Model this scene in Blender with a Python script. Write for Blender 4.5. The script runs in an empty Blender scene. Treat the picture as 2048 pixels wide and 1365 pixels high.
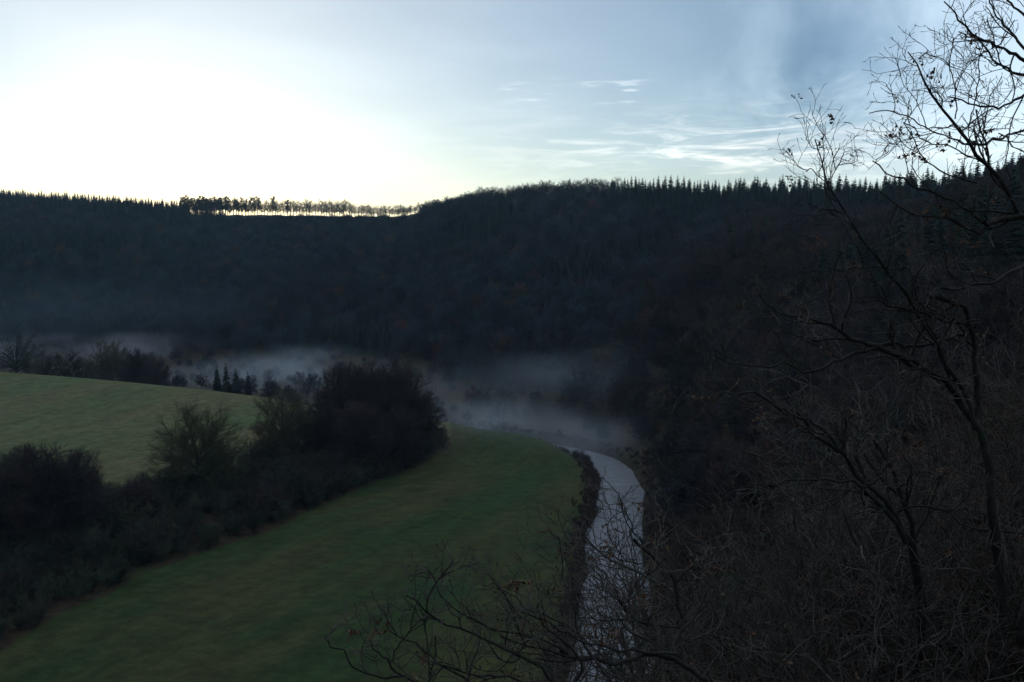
import bpy, math, random
import numpy as np

S = bpy.context.scene
COL = S.collection
PI = math.pi

# ------------------------------------------------------------------ camera
F = 1773.0                      # focal length in pixels of the 2048 wide photograph
PITCH = math.radians(5.86)
CAM = np.array([0.0, 0.0, 55.0])
cd = bpy.data.cameras.new('camera')
cam = bpy.data.objects.new('camera', cd)
COL.objects.link(cam)
cd.sensor_width = 36.0
cd.lens = 36.0 * F / 2048.0
cd.clip_start = 0.1
cd.clip_end = 20000
cam.location = CAM
cam.rotation_euler = (PI / 2 - PITCH, 0, 0)
S.camera = cam
CP, SP = math.cos(PITCH), math.sin(PITCH)


def ray(px, py):
    """world direction seen at a pixel of the 2048x1365 photograph, scaled to y = 1"""
    a = (px - 1024.0) / F
    b = (682.5 - py) / F
    d = np.array([a, CP + b * SP, -SP + b * CP])
    return d / d[1]


def P(px, py, dep):
    return CAM + ray(px, py) * dep


def G(px, py, z=0.0):
    d = ray(px, py)
    return CAM + d * ((z - CAM[2]) / d[2])


# ------------------------------------------------------------------ render settings
S.render.engine = 'CYCLES'
cy = S.cycles
cy.max_bounces = 5
cy.diffuse_bounces = 2
cy.glossy_bounces = 3
cy.transmission_bounces = 2
cy.volume_bounces = 1
cy.transparent_max_bounces = 6
cy.use_denoising = True
cy.volume_step_rate = 1.0
cy.volume_max_steps = 128
S.view_settings.view_transform = 'Standard'
S.view_settings.look = 'None'
S.view_settings.gamma = 1.0
S.view_settings.use_curve_mapping = False
S.view_settings.exposure = 0.0


# ------------------------------------------------------------------ node helper
class NT:
    def __init__(self, tree):
        self.t = tree

    def n(self, kind, **kw):
        nd = self.t.nodes.new(kind)
        for k, v in kw.items():
            setattr(nd, k, v)
        return nd

    def put(self, sock, v):
        if isinstance(v, bpy.types.NodeSocket):
            self.t.links.new(v, sock)
        else:
            sock.default_value = v

    def m(self, op, a, b=0.0, c=0.0, clamp=False):
        nd = self.n('ShaderNodeMath', operation=op, use_clamp=clamp)
        self.put(nd.inputs[0], a)
        self.put(nd.inputs[1], b)
        self.put(nd.inputs[2], c)
        return nd.outputs[0]

    def v(self, op, a, b=(0, 0, 0), scale=None):
        nd = self.n('ShaderNodeVectorMath', operation=op)
        self.put(nd.inputs[0], a)
        self.put(nd.inputs[1], b)
        if scale is not None:
            self.put(nd.inputs[3], scale)
        return nd.outputs[1] if op in ('DOT_PRODUCT', 'LENGTH', 'DISTANCE') else nd.outputs[0]

    def ramp(self, fac, lo, hi):
        nd = self.n('ShaderNodeMapRange', interpolation_type='SMOOTHSTEP')
        self.put(nd.inputs[0], fac)
        nd.inputs[1].default_value = lo
        nd.inputs[2].default_value = hi
        return nd.outputs[0]

    def mix(self, fac, a, b, blend='MIX'):
        nd = self.n('ShaderNodeMix', data_type='RGBA', blend_type=blend)
        self.put(nd.inputs[0], fac)
        self.put(nd.inputs[6], a)
        self.put(nd.inputs[7], b)
        return nd.outputs[2]

    def noise(self, vec, scale, detail=4.0, rough=0.55, dist=0.0):
        nd = self.n('ShaderNodeTexNoise')
        if vec is not None:
            self.put(nd.inputs['Vector'], vec)
        nd.inputs['Scale'].default_value = scale
        nd.inputs['Detail'].default_value = detail
        nd.inputs['Roughness'].default_value = rough
        nd.inputs['Distortion'].default_value = dist
        return nd.outputs[0]

    def xyz(self, x, y, z):
        nd = self.n('ShaderNodeCombineXYZ')
        self.put(nd.inputs[0], x)
        self.put(nd.inputs[1], y)
        self.put(nd.inputs[2], z)
        return nd.outputs[0]


def rgb(r, g, b):
    return (r, g, b, 1.0)


# ------------------------------------------------------------------ sky
SUN_EL = math.radians(1.0)
SUN_ROT = math.radians(-20.8)
w = bpy.data.worlds.new('World')
S.world = w
w.use_nodes = True
N = NT(w.node_tree)
bg = w.node_tree.nodes['Background']
sky = N.n('ShaderNodeTexSky', sky_type='NISHITA')
sky.sun_disc = False
sky.sun_elevation = math.radians(3.2)
sky.sun_rotation = SUN_ROT
sky.dust_density = 0.4
sky.ozone_density = 3.0
sky.altitude = 300
tc = N.n('ShaderNodeTexCoord')
dirv = N.v('NORMALIZE', tc.outputs['Generated'])


def unit(px, py):
    d = ray(px, py)
    return tuple(d / np.linalg.norm(d))


def lobe(px, py, k):
    """exp(-k * (1 - cos angle)) around a direction of the sky"""
    c = N.v('DOT_PRODUCT', dirv, unit(px, py))
    return N.m('EXPONENT', N.m('MULTIPLY', N.m('SUBTRACT', c, 1.0), k))


col = N.mix(1.0, sky.outputs[0], rgb(0.78, 0.96, 1.10), 'MULTIPLY')
sepd = N.n('ShaderNodeSeparateXYZ')
N.put(sepd.inputs[0], dirv)
el = N.m('MAXIMUM', sepd.outputs[2], 0.0)
inv = N.m('DIVIDE', 1.0, N.m('ADD', el, 0.12))
plane = N.xyz(N.m('MULTIPLY', sepd.outputs[0], inv), N.m('MULTIPLY', sepd.outputs[1], inv), 0.0)


def add(c, fac, color):
    return N.mix(1.0, c, N.mix(fac, rgb(0, 0, 0), rgb(*color)), 'ADD')


K = 1.0 / 0.15
g1 = lobe(400, 420, 10.5)
g2 = lobe(380, 360, 45.0)
col = add(col, 1.0, (0.120 * K, 0.145 * K, 0.145 * K))
col = add(col, g1, (0.38 * K, 0.32 * K, 0.225 * K))
col = add(col, g2, (0.13 * K, 0.13 * K, 0.14 * K))
hz = N.m('EXPONENT', N.m('MULTIPLY', el, -9.0))
col = add(col, hz, (0.29 * K, 0.25 * K, 0.28 * K))
# unseen bright cap overhead, added to light the land
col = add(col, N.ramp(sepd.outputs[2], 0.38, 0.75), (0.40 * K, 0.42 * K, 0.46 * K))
# milky veil on the right
col = add(col, lobe(2080, 150, 55.0), (0.46 * K, 0.52 * K, 0.56 * K))
# soft high cloud, a broken blue gap in it
soft = N.ramp(N.noise(plane, 1.3, 4.0, 0.5, 0.4), 0.40, 0.72)
col = add(col, N.m('MULTIPLY', soft, 0.16), (0.35 * K, 0.36 * K, 0.37 * K))
gap = N.m('MULTIPLY', lobe(1655, 130, 190.0), N.ramp(N.noise(dirv, 7.0, 5.0, 0.6, 0.5), 0.38, 0.60))
col = N.mix(N.m('MULTIPLY', gap, 0.95), col, N.mix(1.0, col, rgb(0.42, 0.52, 0.62), 'MULTIPLY'))
# cirrus streaks
rot = N.n('ShaderNodeMapping')
N.put(rot.inputs[0], dirv)
rot.inputs['Rotation'].default_value = (0, math.radians(-7), 0)
rot.inputs['Scale'].default_value = (5.0, 5.0, 34.0)
cir = N.ramp(N.noise(rot.outputs[0], 1.6, 8.0, 0.62, 1.4), 0.44, 0.70)
rot2 = N.n('ShaderNodeMapping')
N.put(rot2.inputs[0], dirv)
rot2.inputs['Rotation'].default_value = (0, math.radians(5), 0)
rot2.inputs['Scale'].default_value = (6.0, 6.0, 60.0)
cir2 = N.ramp(N.noise(rot2.outputs[0], 2.3, 8.0, 0.6, 0.8), 0.52, 0.74)
band = N.m('MULTIPLY', lobe(1480, 300, 45.0), 1.0)
band = N.m('MULTIPLY', band, N.m('EXPONENT', N.m('MULTIPLY', N.m('POWER', N.m('SUBTRACT', sepd.outputs[2], unit(1480, 295)[2]), 2.0), -900.0)))
low = N.m('MULTIPLY', lobe(1640, 325, 90.0), N.m('EXPONENT', N.m('MULTIPLY', N.m('POWER', N.m('SUBTRACT', sepd.outputs[2], unit(1640, 318)[2]), 2.0), -2600.0)))
col = add(col, N.m('MULTIPLY', low, N.m('ADD', 0.4, cir)), (0.30 * K, 0.26 * K, 0.22 * K))
col = add(col, N.m('MULTIPLY', N.m('MULTIPLY', band, N.m('ADD', cir, N.m('MULTIPLY', cir2, 0.7))), 1.0), (0.50 * K, 0.42 * K, 0.35 * K))
band2 = N.m('MULTIPLY', lobe(1190, 180, 260.0), N.m('EXPONENT', N.m('MULTIPLY', N.m('POWER', N.m('SUBTRACT', sepd.outputs[2], unit(1190, 185)[2]), 2.0), -9000.0)))
col = add(col, N.m('MULTIPLY', N.m('MULTIPLY', band2, cir2), 1.0), (0.6 * K, 0.55 * K, 0.5 * K))
# short faint contrail
ca, cb_ = np.array(unit(1862, 241)), np.array(unit(1965, 186))
cn = np.cross(ca, cb_)
cn /= np.linalg.norm(cn)
cm_ = (ca + cb_) / np.linalg.norm(ca + cb_)
off_ = N.m('ABSOLUTE', N.v('DOT_PRODUCT', dirv, tuple(cn)))
line = N.m('MULTIPLY', N.m('SUBTRACT', 1.0, N.ramp(off_, 0.0003, 0.0012)), N.m('GREATER_THAN', N.v('DOT_PRODUCT', dirv, tuple(cm_)), float(np.dot(cm_, ca))))
col = add(col, line, (0.16 * K, 0.14 * K, 0.12 * K))
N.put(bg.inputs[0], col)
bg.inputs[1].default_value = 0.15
w.cycles.sampling_method = 'MANUAL'
w.cycles.sample_map_resolution = 512

# ------------------------------------------------------------------ sun, just below the far ridge
sl = bpy.data.lights.new('sun', 'SUN')
sl.energy = 2.0
sl.angle = math.radians(0.5)
sl.color = (1.0, 0.78, 0.52)
so = bpy.data.objects.new('sun', sl)
COL.objects.link(so)
from mathutils import Vector, Matrix
sdir = Vector((math.sin(SUN_ROT) * math.cos(SUN_EL), math.cos(SUN_ROT) * math.cos(SUN_EL), math.sin(SUN_EL)))
so.rotation_euler = sdir.to_track_quat('Z', 'Y').to_euler()
so.location = (-300, 900, 300)


# ------------------------------------------------------------------ object helpers
def new_mesh(name, V, Fq=None, Ft=None, mat=None, smooth=False, parent=None, link=True, mats=None, midx=None):
    V = np.asarray(V, np.float32)
    me = bpy.data.meshes.new(name)
    loops, starts, n = [], [], 0
    if Fq is not None and len(Fq):
        Fq = np.asarray(Fq, np.int32)
        loops.append(Fq.ravel())
        starts.append(np.arange(len(Fq), dtype=np.int32) * 4)
        n += len(Fq) * 4
    if Ft is not None and len(Ft):
        Ft = np.asarray(Ft, np.int32)
        loops.append(Ft.ravel())
        starts.append(np.arange(len(Ft), dtype=np.int32) * 3 + n)
        n += len(Ft) * 3
    loops = np.concatenate(loops)
    starts = np.concatenate(starts)
    me.vertices.add(len(V))
    me.vertices.foreach_set('co', V.ravel())
    me.loops.add(len(loops))
    me.loops.foreach_set('vertex_index', loops)
    me.polygons.add(len(starts))
    me.polygons.foreach_set('loop_start', starts)
    if mats:
        for mm in mats:
            me.materials.append(mm)
        me.polygons.foreach_set('material_index', np.asarray(midx, np.int32))
    elif mat:
        me.materials.append(mat)
    me.update(calc_edges=True)
    if smooth:
        me.polygons.foreach_set('use_smooth', np.ones(len(starts), bool))
    o = bpy.data.objects.new(name, me)
    if link:
        COL.objects.link(o)
    if parent:
        o.parent = parent
    return o


def empty(name, loc, label, cat, group=None, rz=0.0, sc=1.0):
    o = bpy.data.objects.new(name, None)
    o.empty_display_size = 0.2
    COL.objects.link(o)
    o.location = loc
    o.rotation_euler = (0, 0, rz)
    o.scale = (sc, sc, sc)
    o['label'] = label
    o['category'] = cat
    if group:
        o['group'] = group
    return o


def norm(a):
    return a / np.maximum(np.linalg.norm(a, axis=-1, keepdims=True), 1e-9)


def tubes(Pt, R, sides, closed_tip=True):
    """Pt [M,N,3], R [M,N] -> verts, quads"""
    M, n, _ = Pt.shape
    T = np.gradient(Pt, axis=1)
    T = norm(T)
    ref = np.zeros_like(T)
    ref[..., 0] = 0.31
    ref[..., 1] = 0.95
    ref[..., 2] = 0.05
    A = norm(np.cross(T, ref))
    B = np.cross(T, A)
    ang = np.arange(sides) * 2 * PI / sides
    ring = (A[:, :, None, :] * np.cos(ang)[None, None, :, None] + B[:, :, None, :] * np.sin(ang)[None, None, :, None])
    V = Pt[:, :, None, :] + ring * R[:, :, None, None]
    V = V.reshape(-1, 3)
    m, i, j = np.meshgrid(np.arange(M), np.arange(n - 1), np.arange(sides), indexing='ij')
    b = (m * n + i) * sides
    j2 = (j + 1) % sides
    Q = np.stack([b + j, b + j2, b + sides + j2, b + sides + j], -1).reshape(-1, 4)
    return V, Q


class Acc:
    def __init__(self):
        self.V, self.Q, self.T, self.mq, self.mt, self.n = [], [], [], [], [], 0

    def add(self, V, Q=None, T=None, mi=0):
        self.V.append(V)
        if Q is not None and len(Q):
            self.Q.append(Q + self.n)
            self.mq.append(np.full(len(Q), mi))
        if T is not None and len(T):
            self.T.append(T + self.n)
            self.mt.append(np.full(len(T), mi))
        self.n += len(V)

    def build(self, name, mat=None, mats=None, **kw):
        Q = np.concatenate(self.Q) if self.Q else None
        T = np.concatenate(self.T) if self.T else None
        mi = np.concatenate(self.mq + self.mt) if mats else None
        return new_mesh(name, np.concatenate(self.V), Q, T, mat=mat, mats=mats, midx=mi, **kw)


def grow(rng, PP, RR, k, t0, t1, L, ang, up, jit, n, rr, rmin, shape=0.5, flare=0.0, tip=0.35, amin=None):
    """children of every parent polyline. L: absolute length at t0; shape: how much it shrinks to the tip"""
    M, m, _ = PP.shape
    t = t0 + (t1 - t0) * (np.arange(k)[None, :] + rng.random((M, k))) / k
    f = t * (m - 1)
    i = np.minimum(f.astype(int), m - 2)
    u = (f - i)[..., None]
    mi = np.arange(M)[:, None]
    p0 = PP[mi, i] * (1 - u) + PP[mi, i + 1] * u
    r0 = RR[mi, i] * (1 - u[..., 0]) + RR[mi, i + 1] * u[..., 0]
    T = norm(PP[mi, i + 1] - PP[mi, i])
    rv = norm(rng.normal(size=T.shape))
    side = norm(rv - (rv * T).sum(-1, keepdims=True) * T)
    side[..., 2] += up * 0.6
    side = norm(side)
    a = ang * (0.7 + 0.6 * rng.random((M, k)))[..., None]
    d = norm(T * np.cos(a) + side * np.sin(a))
    Ls = L * (1 - shape * (t - t0) / max(t1 - t0, 1e-6)) * (0.6 + 0.7 * rng.random((M, k)))
    pts = [p0]
    d = d.reshape(M, k, 3)
    for s in range(n - 1):
        pts.append(pts[-1] + d * (Ls / (n - 1))[..., None])
        d = norm(d + rng.normal(size=d.shape) * jit + np.array([0, 0, up * 0.25]))
    C = np.stack(pts, 2).reshape(M * k, n, 3)
    rs = np.maximum(np.minimum(r0 * rr, r0 * 0.9), rmin).reshape(-1)
    prof = np.linspace(1, tip, n)
    R = rs[:, None] * prof[None, :]
    return C, np.maximum(R, rmin * tip)


# ------------------------------------------------------------------ terrain
riv_px = [(1197, 1440), (1216, 1365), (1235, 1200), (1229, 1080), (1243, 1000), (1222, 935)]
riv = [(-60, -20), (-32, 25), (-9, 55), (4, 85)] + [tuple(G(a, b)[:2]) for a, b in riv_px[1:]]
riv += [tuple(G(a, b)[:2]) for a, b in ((1140, 904), (1030, 886), (900, 868), (740, 845), (590, 826), (300, 798), (60, 782))] + [(-300, 400), (-600, 470)]
riv = np.array(riv, float)


def catmull(Pc, per=8):
    Pc = np.asarray(Pc, float)
    Q = np.vstack([2 * Pc[0] - Pc[1], Pc, 2 * Pc[-1] - Pc[-2]])
    out = []
    for i in range(1, len(Q) - 2):
        for t in np.arange(per) / per:
            a, b, c, d = Q[i - 1], Q[i], Q[i + 1], Q[i + 2]
            out.append(0.5 * ((2 * b) + (-a + c) * t + (2 * a - 5 * b + 4 * c - d) * t * t + (-a + 3 * b - 3 * c + d) * t ** 3))
    out.append(Q[-2])
    return np.array(out)


RIV = catmull(riv, 8)
HALF = 3.9


def river_dist(x, y):
    best = np.full(x.shape, 1e9)
    side = np.zeros(x.shape)
    for a, b in zip(RIV[:-1], RIV[1:]):
        d = b - a
        L2 = (d * d).sum()
        t = np.clip(((x - a[0]) * d[0] + (y - a[1]) * d[1]) / L2, 0, 1)
        q = np.hypot(x - a[0] - t * d[0], y - a[1] - t * d[1])
        side = np.where(q < best, np.sign(d[0] * (y - a[1]) - d[1] * (x - a[0])), side)
        best = np.minimum(best, q)
    return best, side


def vnoise(x, y, sc, seed=0):
    """smooth value noise on numpy arrays, -1..1"""
    x = x / sc + seed * 17.3
    y = y / sc - seed * 9.1
    xi, yi = np.floor(x), np.floor(y)
    fx, fy = x - xi, y - yi
    fx = fx * fx * (3 - 2 * fx)
    fy = fy * fy * (3 - 2 * fy)

    def h(a, b):
        v = np.sin(a * 127.1 + b * 311.7 + seed * 74.7) * 43758.5453
        return (v - np.floor(v)) * 2 - 1
    return (h(xi, yi) * (1 - fx) + h(xi + 1, yi) * fx) * (1 - fy) + (h(xi, yi + 1) * (1 - fx) + h(xi + 1, yi + 1) * fx) * fy


def sstep(a, b, x):
    t = np.clip((x - a) / (b - a), 0, 1)
    return t * t * (3 - 2 * t)


KN = [0, 6, 20, 50, 75, 90, 130, 170, 230]
# pixel column: near ground heights at the KN depths, foot depth, ridge depth, ridge row
COLS = [
    (-5000, [53.4, 52, 50, 50, 52, 56, 64, 70, 80], 300, 500, 330),
    (-2200, [53.4, 50, 42, 30, 20, 14, 10, 12, 20], 420, 800, 360),
    (-700, [53.4, 47, 27, 0, -5, -5, -5, -5, -5], 540, 1000, 395),
    (0, [53.4, 47, 27, 0, -5, -5, -5, -5, -5], 425, 950, 403),
    (380, [53.4, 47, 27, 0, -5, -5, -5, -5, -5], 385, 930, 429),
    (592, [53.4, 47, 27, 0, -5, -5, -5, -5, -5], 345, 905, 431),
    (780, [53.4, 47, 27, 0, -5, -5, -5, -5, -5], 315, 870, 434),
    (870, [53.4, 47, 27, 0, -5, -5, -5, -5, -5], 298, 810, 424),
    (960, [53.4, 47, 27, 0, -5, -5, -5, -5, -5], 285, 760, 405),
    (1100, [53.4, 47, 28, 0, -5, -5, -5, -5, -5], 265, 710, 397),
    (1230, [53.4, 47, 29, 2, -4, -4, -4, -4, -4], 243, 670, 399),
    (1300, [53.4, 47, 30, 6, 2, 1, 1, 1, 3], 236, 650, 402),
    (1400, [53.4, 47.5, 32, 12, 7, 5, 5, 9, 19], 232, 630, 405),
    (1550, [53.4, 48, 36, 22, 16, 14, 14, 20, 32], 232, 600, 405),
    (1700, [53.4, 49, 39, 28, 22, 20, 22, 28, 42], 232, 550, 404),
    (1850, [53.4, 49.5, 42, 33, 28, 27, 30, 38, 52], 232, 500, 394),
    (2048, [53.4, 50.5, 45, 38, 36, 37, 42, 52, 64], 232, 440, 368),
    (2600, [53.4, 52, 50, 48, 50, 53, 62, 74, 88], 232, 400, 320),
    (5000, [53.4, 53.5, 54, 58, 64, 68, 76, 84, 96], 232, 380, 300),
]
CX = np.array([c[0] for c in COLS], float)
CN = np.array([c[1] for c in COLS], float)
CF = np.array([c[2] for c in COLS], float)
CR = np.array([c[3] for c in COLS], float)
CZ = np.array([P(1024, c[4], c[3])[2] for c in COLS])


def terrain(x, y):
    """height, grass amount, rdist"""
    x = np.asarray(x, float)
    y = np.asarray(y, float)
    th = np.arctan2(x, y)
    r = np.hypot(x, y)
    px = 1024 + F * np.tan(np.clip(th, -1.25, 1.25))
    dep = r * np.cos(np.clip(th, -1.25, 1.25))
    dep = np.where(np.abs(th) > 1.25, r * math.cos(1.25) + (np.abs(th) - 1.25) * r * 0.6, dep)
    # near profile
    near = [np.interp(px, CX, CN[:, k]) for k in range(len(KN))]
    rf = np.interp(px, CX, CF)
    rr = np.interp(px, CX, CR)
    zr = np.interp(px, CX, CZ)
    for _ in range(1):
        pass
    z = np.zeros_like(x)
    for k in range(len(KN) - 1):
        a, b = KN[k], KN[k + 1]
        m = (dep >= a) & (dep < b)
        t = (dep - a) / (b - a)
        z = np.where(m, near[k] * (1 - t) + near[k + 1] * t, z)
    zf = near[-1]
    m = (dep >= KN[-1]) & (dep < rf)
    z = np.where(m, zf, z)
    t = np.clip((dep - rf) / (rr - rf), 0, 1)
    s = 1 - (1 - t) ** 1.35
    s = s * 0.35 + t * 0.65
    w8 = sstep(330, 420, px) * (1 - sstep(820, 900, px))
    s = s * (1 - w8) + t ** 1.12 * w8
    far = zf + (zr - zf) * s
    und = np.sin(PI * t) * (vnoise(x, y, 130, 3) * 7 + vnoise(x, y, 55, 5) * 3.0)
    gul = np.sin(PI * t) * 8.0 * np.abs(np.sin((px / F) * 9.0 + vnoise(x, y, 200, 8) * 1.4))
    far = far + und - gul
    z = np.where(dep >= rf, far, z)
    z = np.where(dep > rr, zr - (dep - rr) * 0.07, z)
    z = np.maximum(z, -5)
    z = z + (r > 4) * vnoise(x, y, 9, 1) * np.clip((r - 4) / 30, 0, 1) * 0.5
    hill = z
    # valley floor: meadow, terrace with the upper field
    yh = np.interp(px, [-900, -400, 0, 300, 520, 700, 880, 960], [70, 95, 127, 150, 168, 195, 227, 235])
    yc = np.interp(px, [-900, -400, 0, 540, 700, 900, 960], [400, 360, 318, 262, 250, 245, 245])
    A = np.interp(px, [-900, 0, 540, 700, 880, 960], [11.0, 9.5, 9.2, 6.0, 1.2, 0.0])
    tt = (dep - yh) / (yc - yh)
    prof = 0.24 * sstep(-0.02, 0.13, tt) + 0.76 * np.clip((tt - 0.08) / 0.92, 0, 1.0) ** 1.05
    prof = np.where(tt > 0.86, prof - 0.9 * (np.clip(tt - 0.86, 0, 9)) ** 2 * 1.6, prof)
    fall = 1 - sstep(0, 70, dep - yc)
    flo = 1.3 + A * np.maximum(prof, 0) * fall + vnoise(x, y, 40, 2) * 0.25 + vnoise(x, y, 14, 4) * 0.08
    rdp, sgp = river_dist(x, y)
    flo = flo + 4.3 * (sgp > 0) * (1 - sstep(13, 50, rdp)) * sstep(6, 12, rdp) * sstep(210, 238, dep) * (1 - sstep(1190, 1240, px)) * sstep(700, 900, px)
    k = 2.5
    d = np.clip((hill - flo) / k, -30, 30)
    zz = flo + k * np.log1p(np.exp(d))
    zz = np.where(d > 12, hill, zz)
    rd, sgn = river_dist(x, y)
    rd = rd + vnoise(x, y, 7, 11) * 0.8
    hw = HALF - 0.9 * sstep(185, 225, y)
    wv = sstep(hw, hw + 3.0, rd)
    zz = np.where(zz < 9, zz * wv + (-1.2) * (1 - wv), zz)
    grass = sstep(HALF + 2.7, HALF + 4.8, rd) * (sgn > 0)
    grass = grass * (1 - sstep(0.35, 1.4, hill - flo))
    band = sstep(-0.06, -0.02, tt + vnoise(x, y, 8, 6) * 0.02) * (1 - sstep(0.30, 0.36, tt + vnoise(x, y, 10, 7) * 0.05 + 0.12 * np.exp(-((px - 235) / 75.0) ** 2)))
    band = band * (px < 900)
    grass = grass * (1 - band) * (1 - sstep(1.06, 1.14, tt) * (px < 960))
    upper = sstep(0.12, 0.2, tt) * (px < 900)
    return zz, grass, rd, upper, hill - flo


def gz(x, y):
    return float(terrain(np.array([x]), np.array([y]))[0][0])


# ------------------------------------------------------------------ materials
def principled(name):
    m = bpy.data.materials.new(name)
    m.use_nodes = True
    b = m.node_tree.nodes['Principled BSDF']
    return m, NT(m.node_tree), b


def ground_material():
    m, N, b = principled('ground_surface')
    geo = N.n('ShaderNodeNewGeometry')
    pos = geo.outputs['Position']
    at = N.n('ShaderNodeAttribute', attribute_name='grass')
    up = N.n('ShaderNodeAttribute', attribute_name='upper')
    mp = N.n('ShaderNodeMapping')
    N.put(mp.inputs[0], pos)
    mp.inputs['Rotation'].default_value = (0, 0, math.radians(28))
    mp.inputs['Scale'].default_value = (0.8, 1.15, 1.0)
    su = N.m('MULTIPLY', N.v('DOT_PRODUCT', pos, (0.48, 0.877, 0.0)), 0.34)
    sv = N.m('MULTIPLY', N.v('DOT_PRODUCT', pos, (0.877, -0.48, 0.0)), 1.25)
    strk = N.xyz(su, sv, 0.0)
    n1 = N.noise(strk, 0.04, 6, 0.66)
    n2 = N.noise(pos, 0.012, 3, 0.5)
    n3 = N.noise(mp.outputs[0], 0.45, 8, 0.8)
    g = N.mix(N.ramp(n1, 0.38, 0.62), rgb(0.036, 0.068, 0.020), rgb(0.070, 0.074, 0.026))
    g = N.mix(N.ramp(n2, 0.54, 0.70), g, rgb(0.066, 0.058, 0.032))
    g = N.mix(N.m('MULTIPLY', N.ramp(N.noise(pos, 0.05, 3, 0.5), 0.56, 0.72), 0.75), g, rgb(0.022, 0.058, 0.024))
    fld = N.mix(N.ramp(n1, 0.35, 0.66), rgb(0.108, 0.145, 0.058), rgb(0.155, 0.140, 0.066))
    g = N.mix(up.outputs['Fac'], g, fld)
    g = N.mix(N.m('MULTIPLY', N.ramp(n3, 0.32, 0.68), 0.9), g, N.mix(1.0, g, rgb(0.42, 0.46, 0.36), 'MULTIPLY'))
    g = N.mix(N.m('MULTIPLY', N.ramp(N.noise(strk, 0.17, 8, 0.78), 0.35, 0.65), 0.75), g, N.mix(1.0, g, rgb(0.62, 0.60, 0.55), 'MULTIPLY'))
    n4 = N.noise(pos, 0.6, 6, 0.7)
    e = N.mix(N.ramp(n4, 0.35, 0.65), rgb(0.022, 0.017, 0.012), rgb(0.060, 0.042, 0.026))
    e = N.mix(N.ramp(N.noise(pos, 0.09, 4, 0.6), 0.5, 0.7), e, rgb(0.035, 0.040, 0.018))
    ed = N.m('ADD', at.outputs['Fac'], N.m('MULTIPLY', N.m('SUBTRACT', N.noise(pos, 0.8, 4, 0.7), 0.5), 0.7))
    c = N.mix(N.ramp(ed, 0.35, 0.6), e, g)
    N.put(b.inputs['Base Color'], c)
    b.inputs['Roughness'].default_value = 0.95
    b.inputs['Specular IOR Level'].default_value = 0.15
    bump = N.n('ShaderNodeBump')
    bump.inputs['Strength'].default_value = 0.8
    bump.inputs['Distance'].default_value = 0.35
    N.put(bump.inputs['Height'], N.noise(pos, 1.2, 8, 0.75))
    N.put(b.inputs['Normal'], bump.outputs[0])
    return m


def water_material():
    m, N, b = principled('river_water')
    geo = N.n('ShaderNodeNewGeometry')
    pos = geo.outputs['Position']
    mp = N.n('ShaderNodeMapping')
    N.put(mp.inputs[0], pos)
    mp.inputs['Scale'].default_value = (0.45, 2.4, 1.0)
    mp.inputs['Rotation'].default_value = (0, 0, math.radians(8))
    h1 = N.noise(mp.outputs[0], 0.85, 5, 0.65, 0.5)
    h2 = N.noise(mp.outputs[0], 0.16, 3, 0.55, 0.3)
    foam_glint = N.ramp(N.m('ADD', N.m('MULTIPLY', N.noise(mp.outputs[0], 1.4, 6, 0.75, 1.0), 0.6), N.m('MULTIPLY', h2, 0.45)), 0.60, 0.76)  # pale streaks: riffle foam, with ripple highlights and sky reflection painted in
    c = N.mix(N.m('MULTIPLY', foam_glint, 0.6), rgb(0.150, 0.160, 0.178), rgb(0.56, 0.59, 0.62))
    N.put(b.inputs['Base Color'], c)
    N.put(b.inputs['Roughness'], N.m('ADD', 0.16, N.m('MULTIPLY', foam_glint, 0.4)))
    b.inputs['IOR'].default_value = 1.33
    b.inputs['Specular IOR Level'].default_value = 0.5
    bump = N.n('ShaderNodeBump')
    bump.inputs['Strength'].default_value = 1.0
    bump.inputs['Distance'].default_value = 0.22
    N.put(bump.inputs['Height'], N.m('ADD', h1, N.m('MULTIPLY', h2, 0.8)))
    N.put(b.inputs['Normal'], bump.outputs[0])
    return m


def bark_material(name, c1, c2, c3=None, scale=3.0, vary=0.0, coords='Object'):
    m, N, b = principled(name)
    tc = N.n('ShaderNodeTexCoord')
    pos = tc.outputs[coords]
    c = N.mix(N.ramp(N.noise(pos, scale, 5, 0.65), 0.35, 0.65), rgb(*c1), rgb(*c2))
    if c3:
        c = N.mix(N.ramp(N.noise(pos, scale * 0.45, 4, 0.6), 0.52, 0.68), c, rgb(*c3))
    if vary:
        oi = N.n('ShaderNodeObjectInfo')
        hs = N.n('ShaderNodeHueSaturation')
        N.put(hs.inputs['Color'], c)
        N.put(hs.inputs['Hue'], N.m('ADD', 0.5 - vary * 0.16, N.m('MULTIPLY', oi.outputs['Random'], vary * 0.32)))
        rv = N.n('ShaderNodeTexWhiteNoise', noise_dimensions='1D')
        N.put(rv.inputs['W'], N.m('MULTIPLY', oi.outputs['Random'], 37.0))
        N.put(hs.inputs['Value'], N.m('ADD', 1.0 - vary, N.m('MULTIPLY', rv.outputs[0], vary * 2.0)))
        c = hs.outputs[0]
    N.put(b.inputs['Base Color'], c)
    b.inputs['Roughness'].default_value = 0.85
    b.inputs['Specular IOR Level'].default_value = 0.2
    return m


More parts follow.
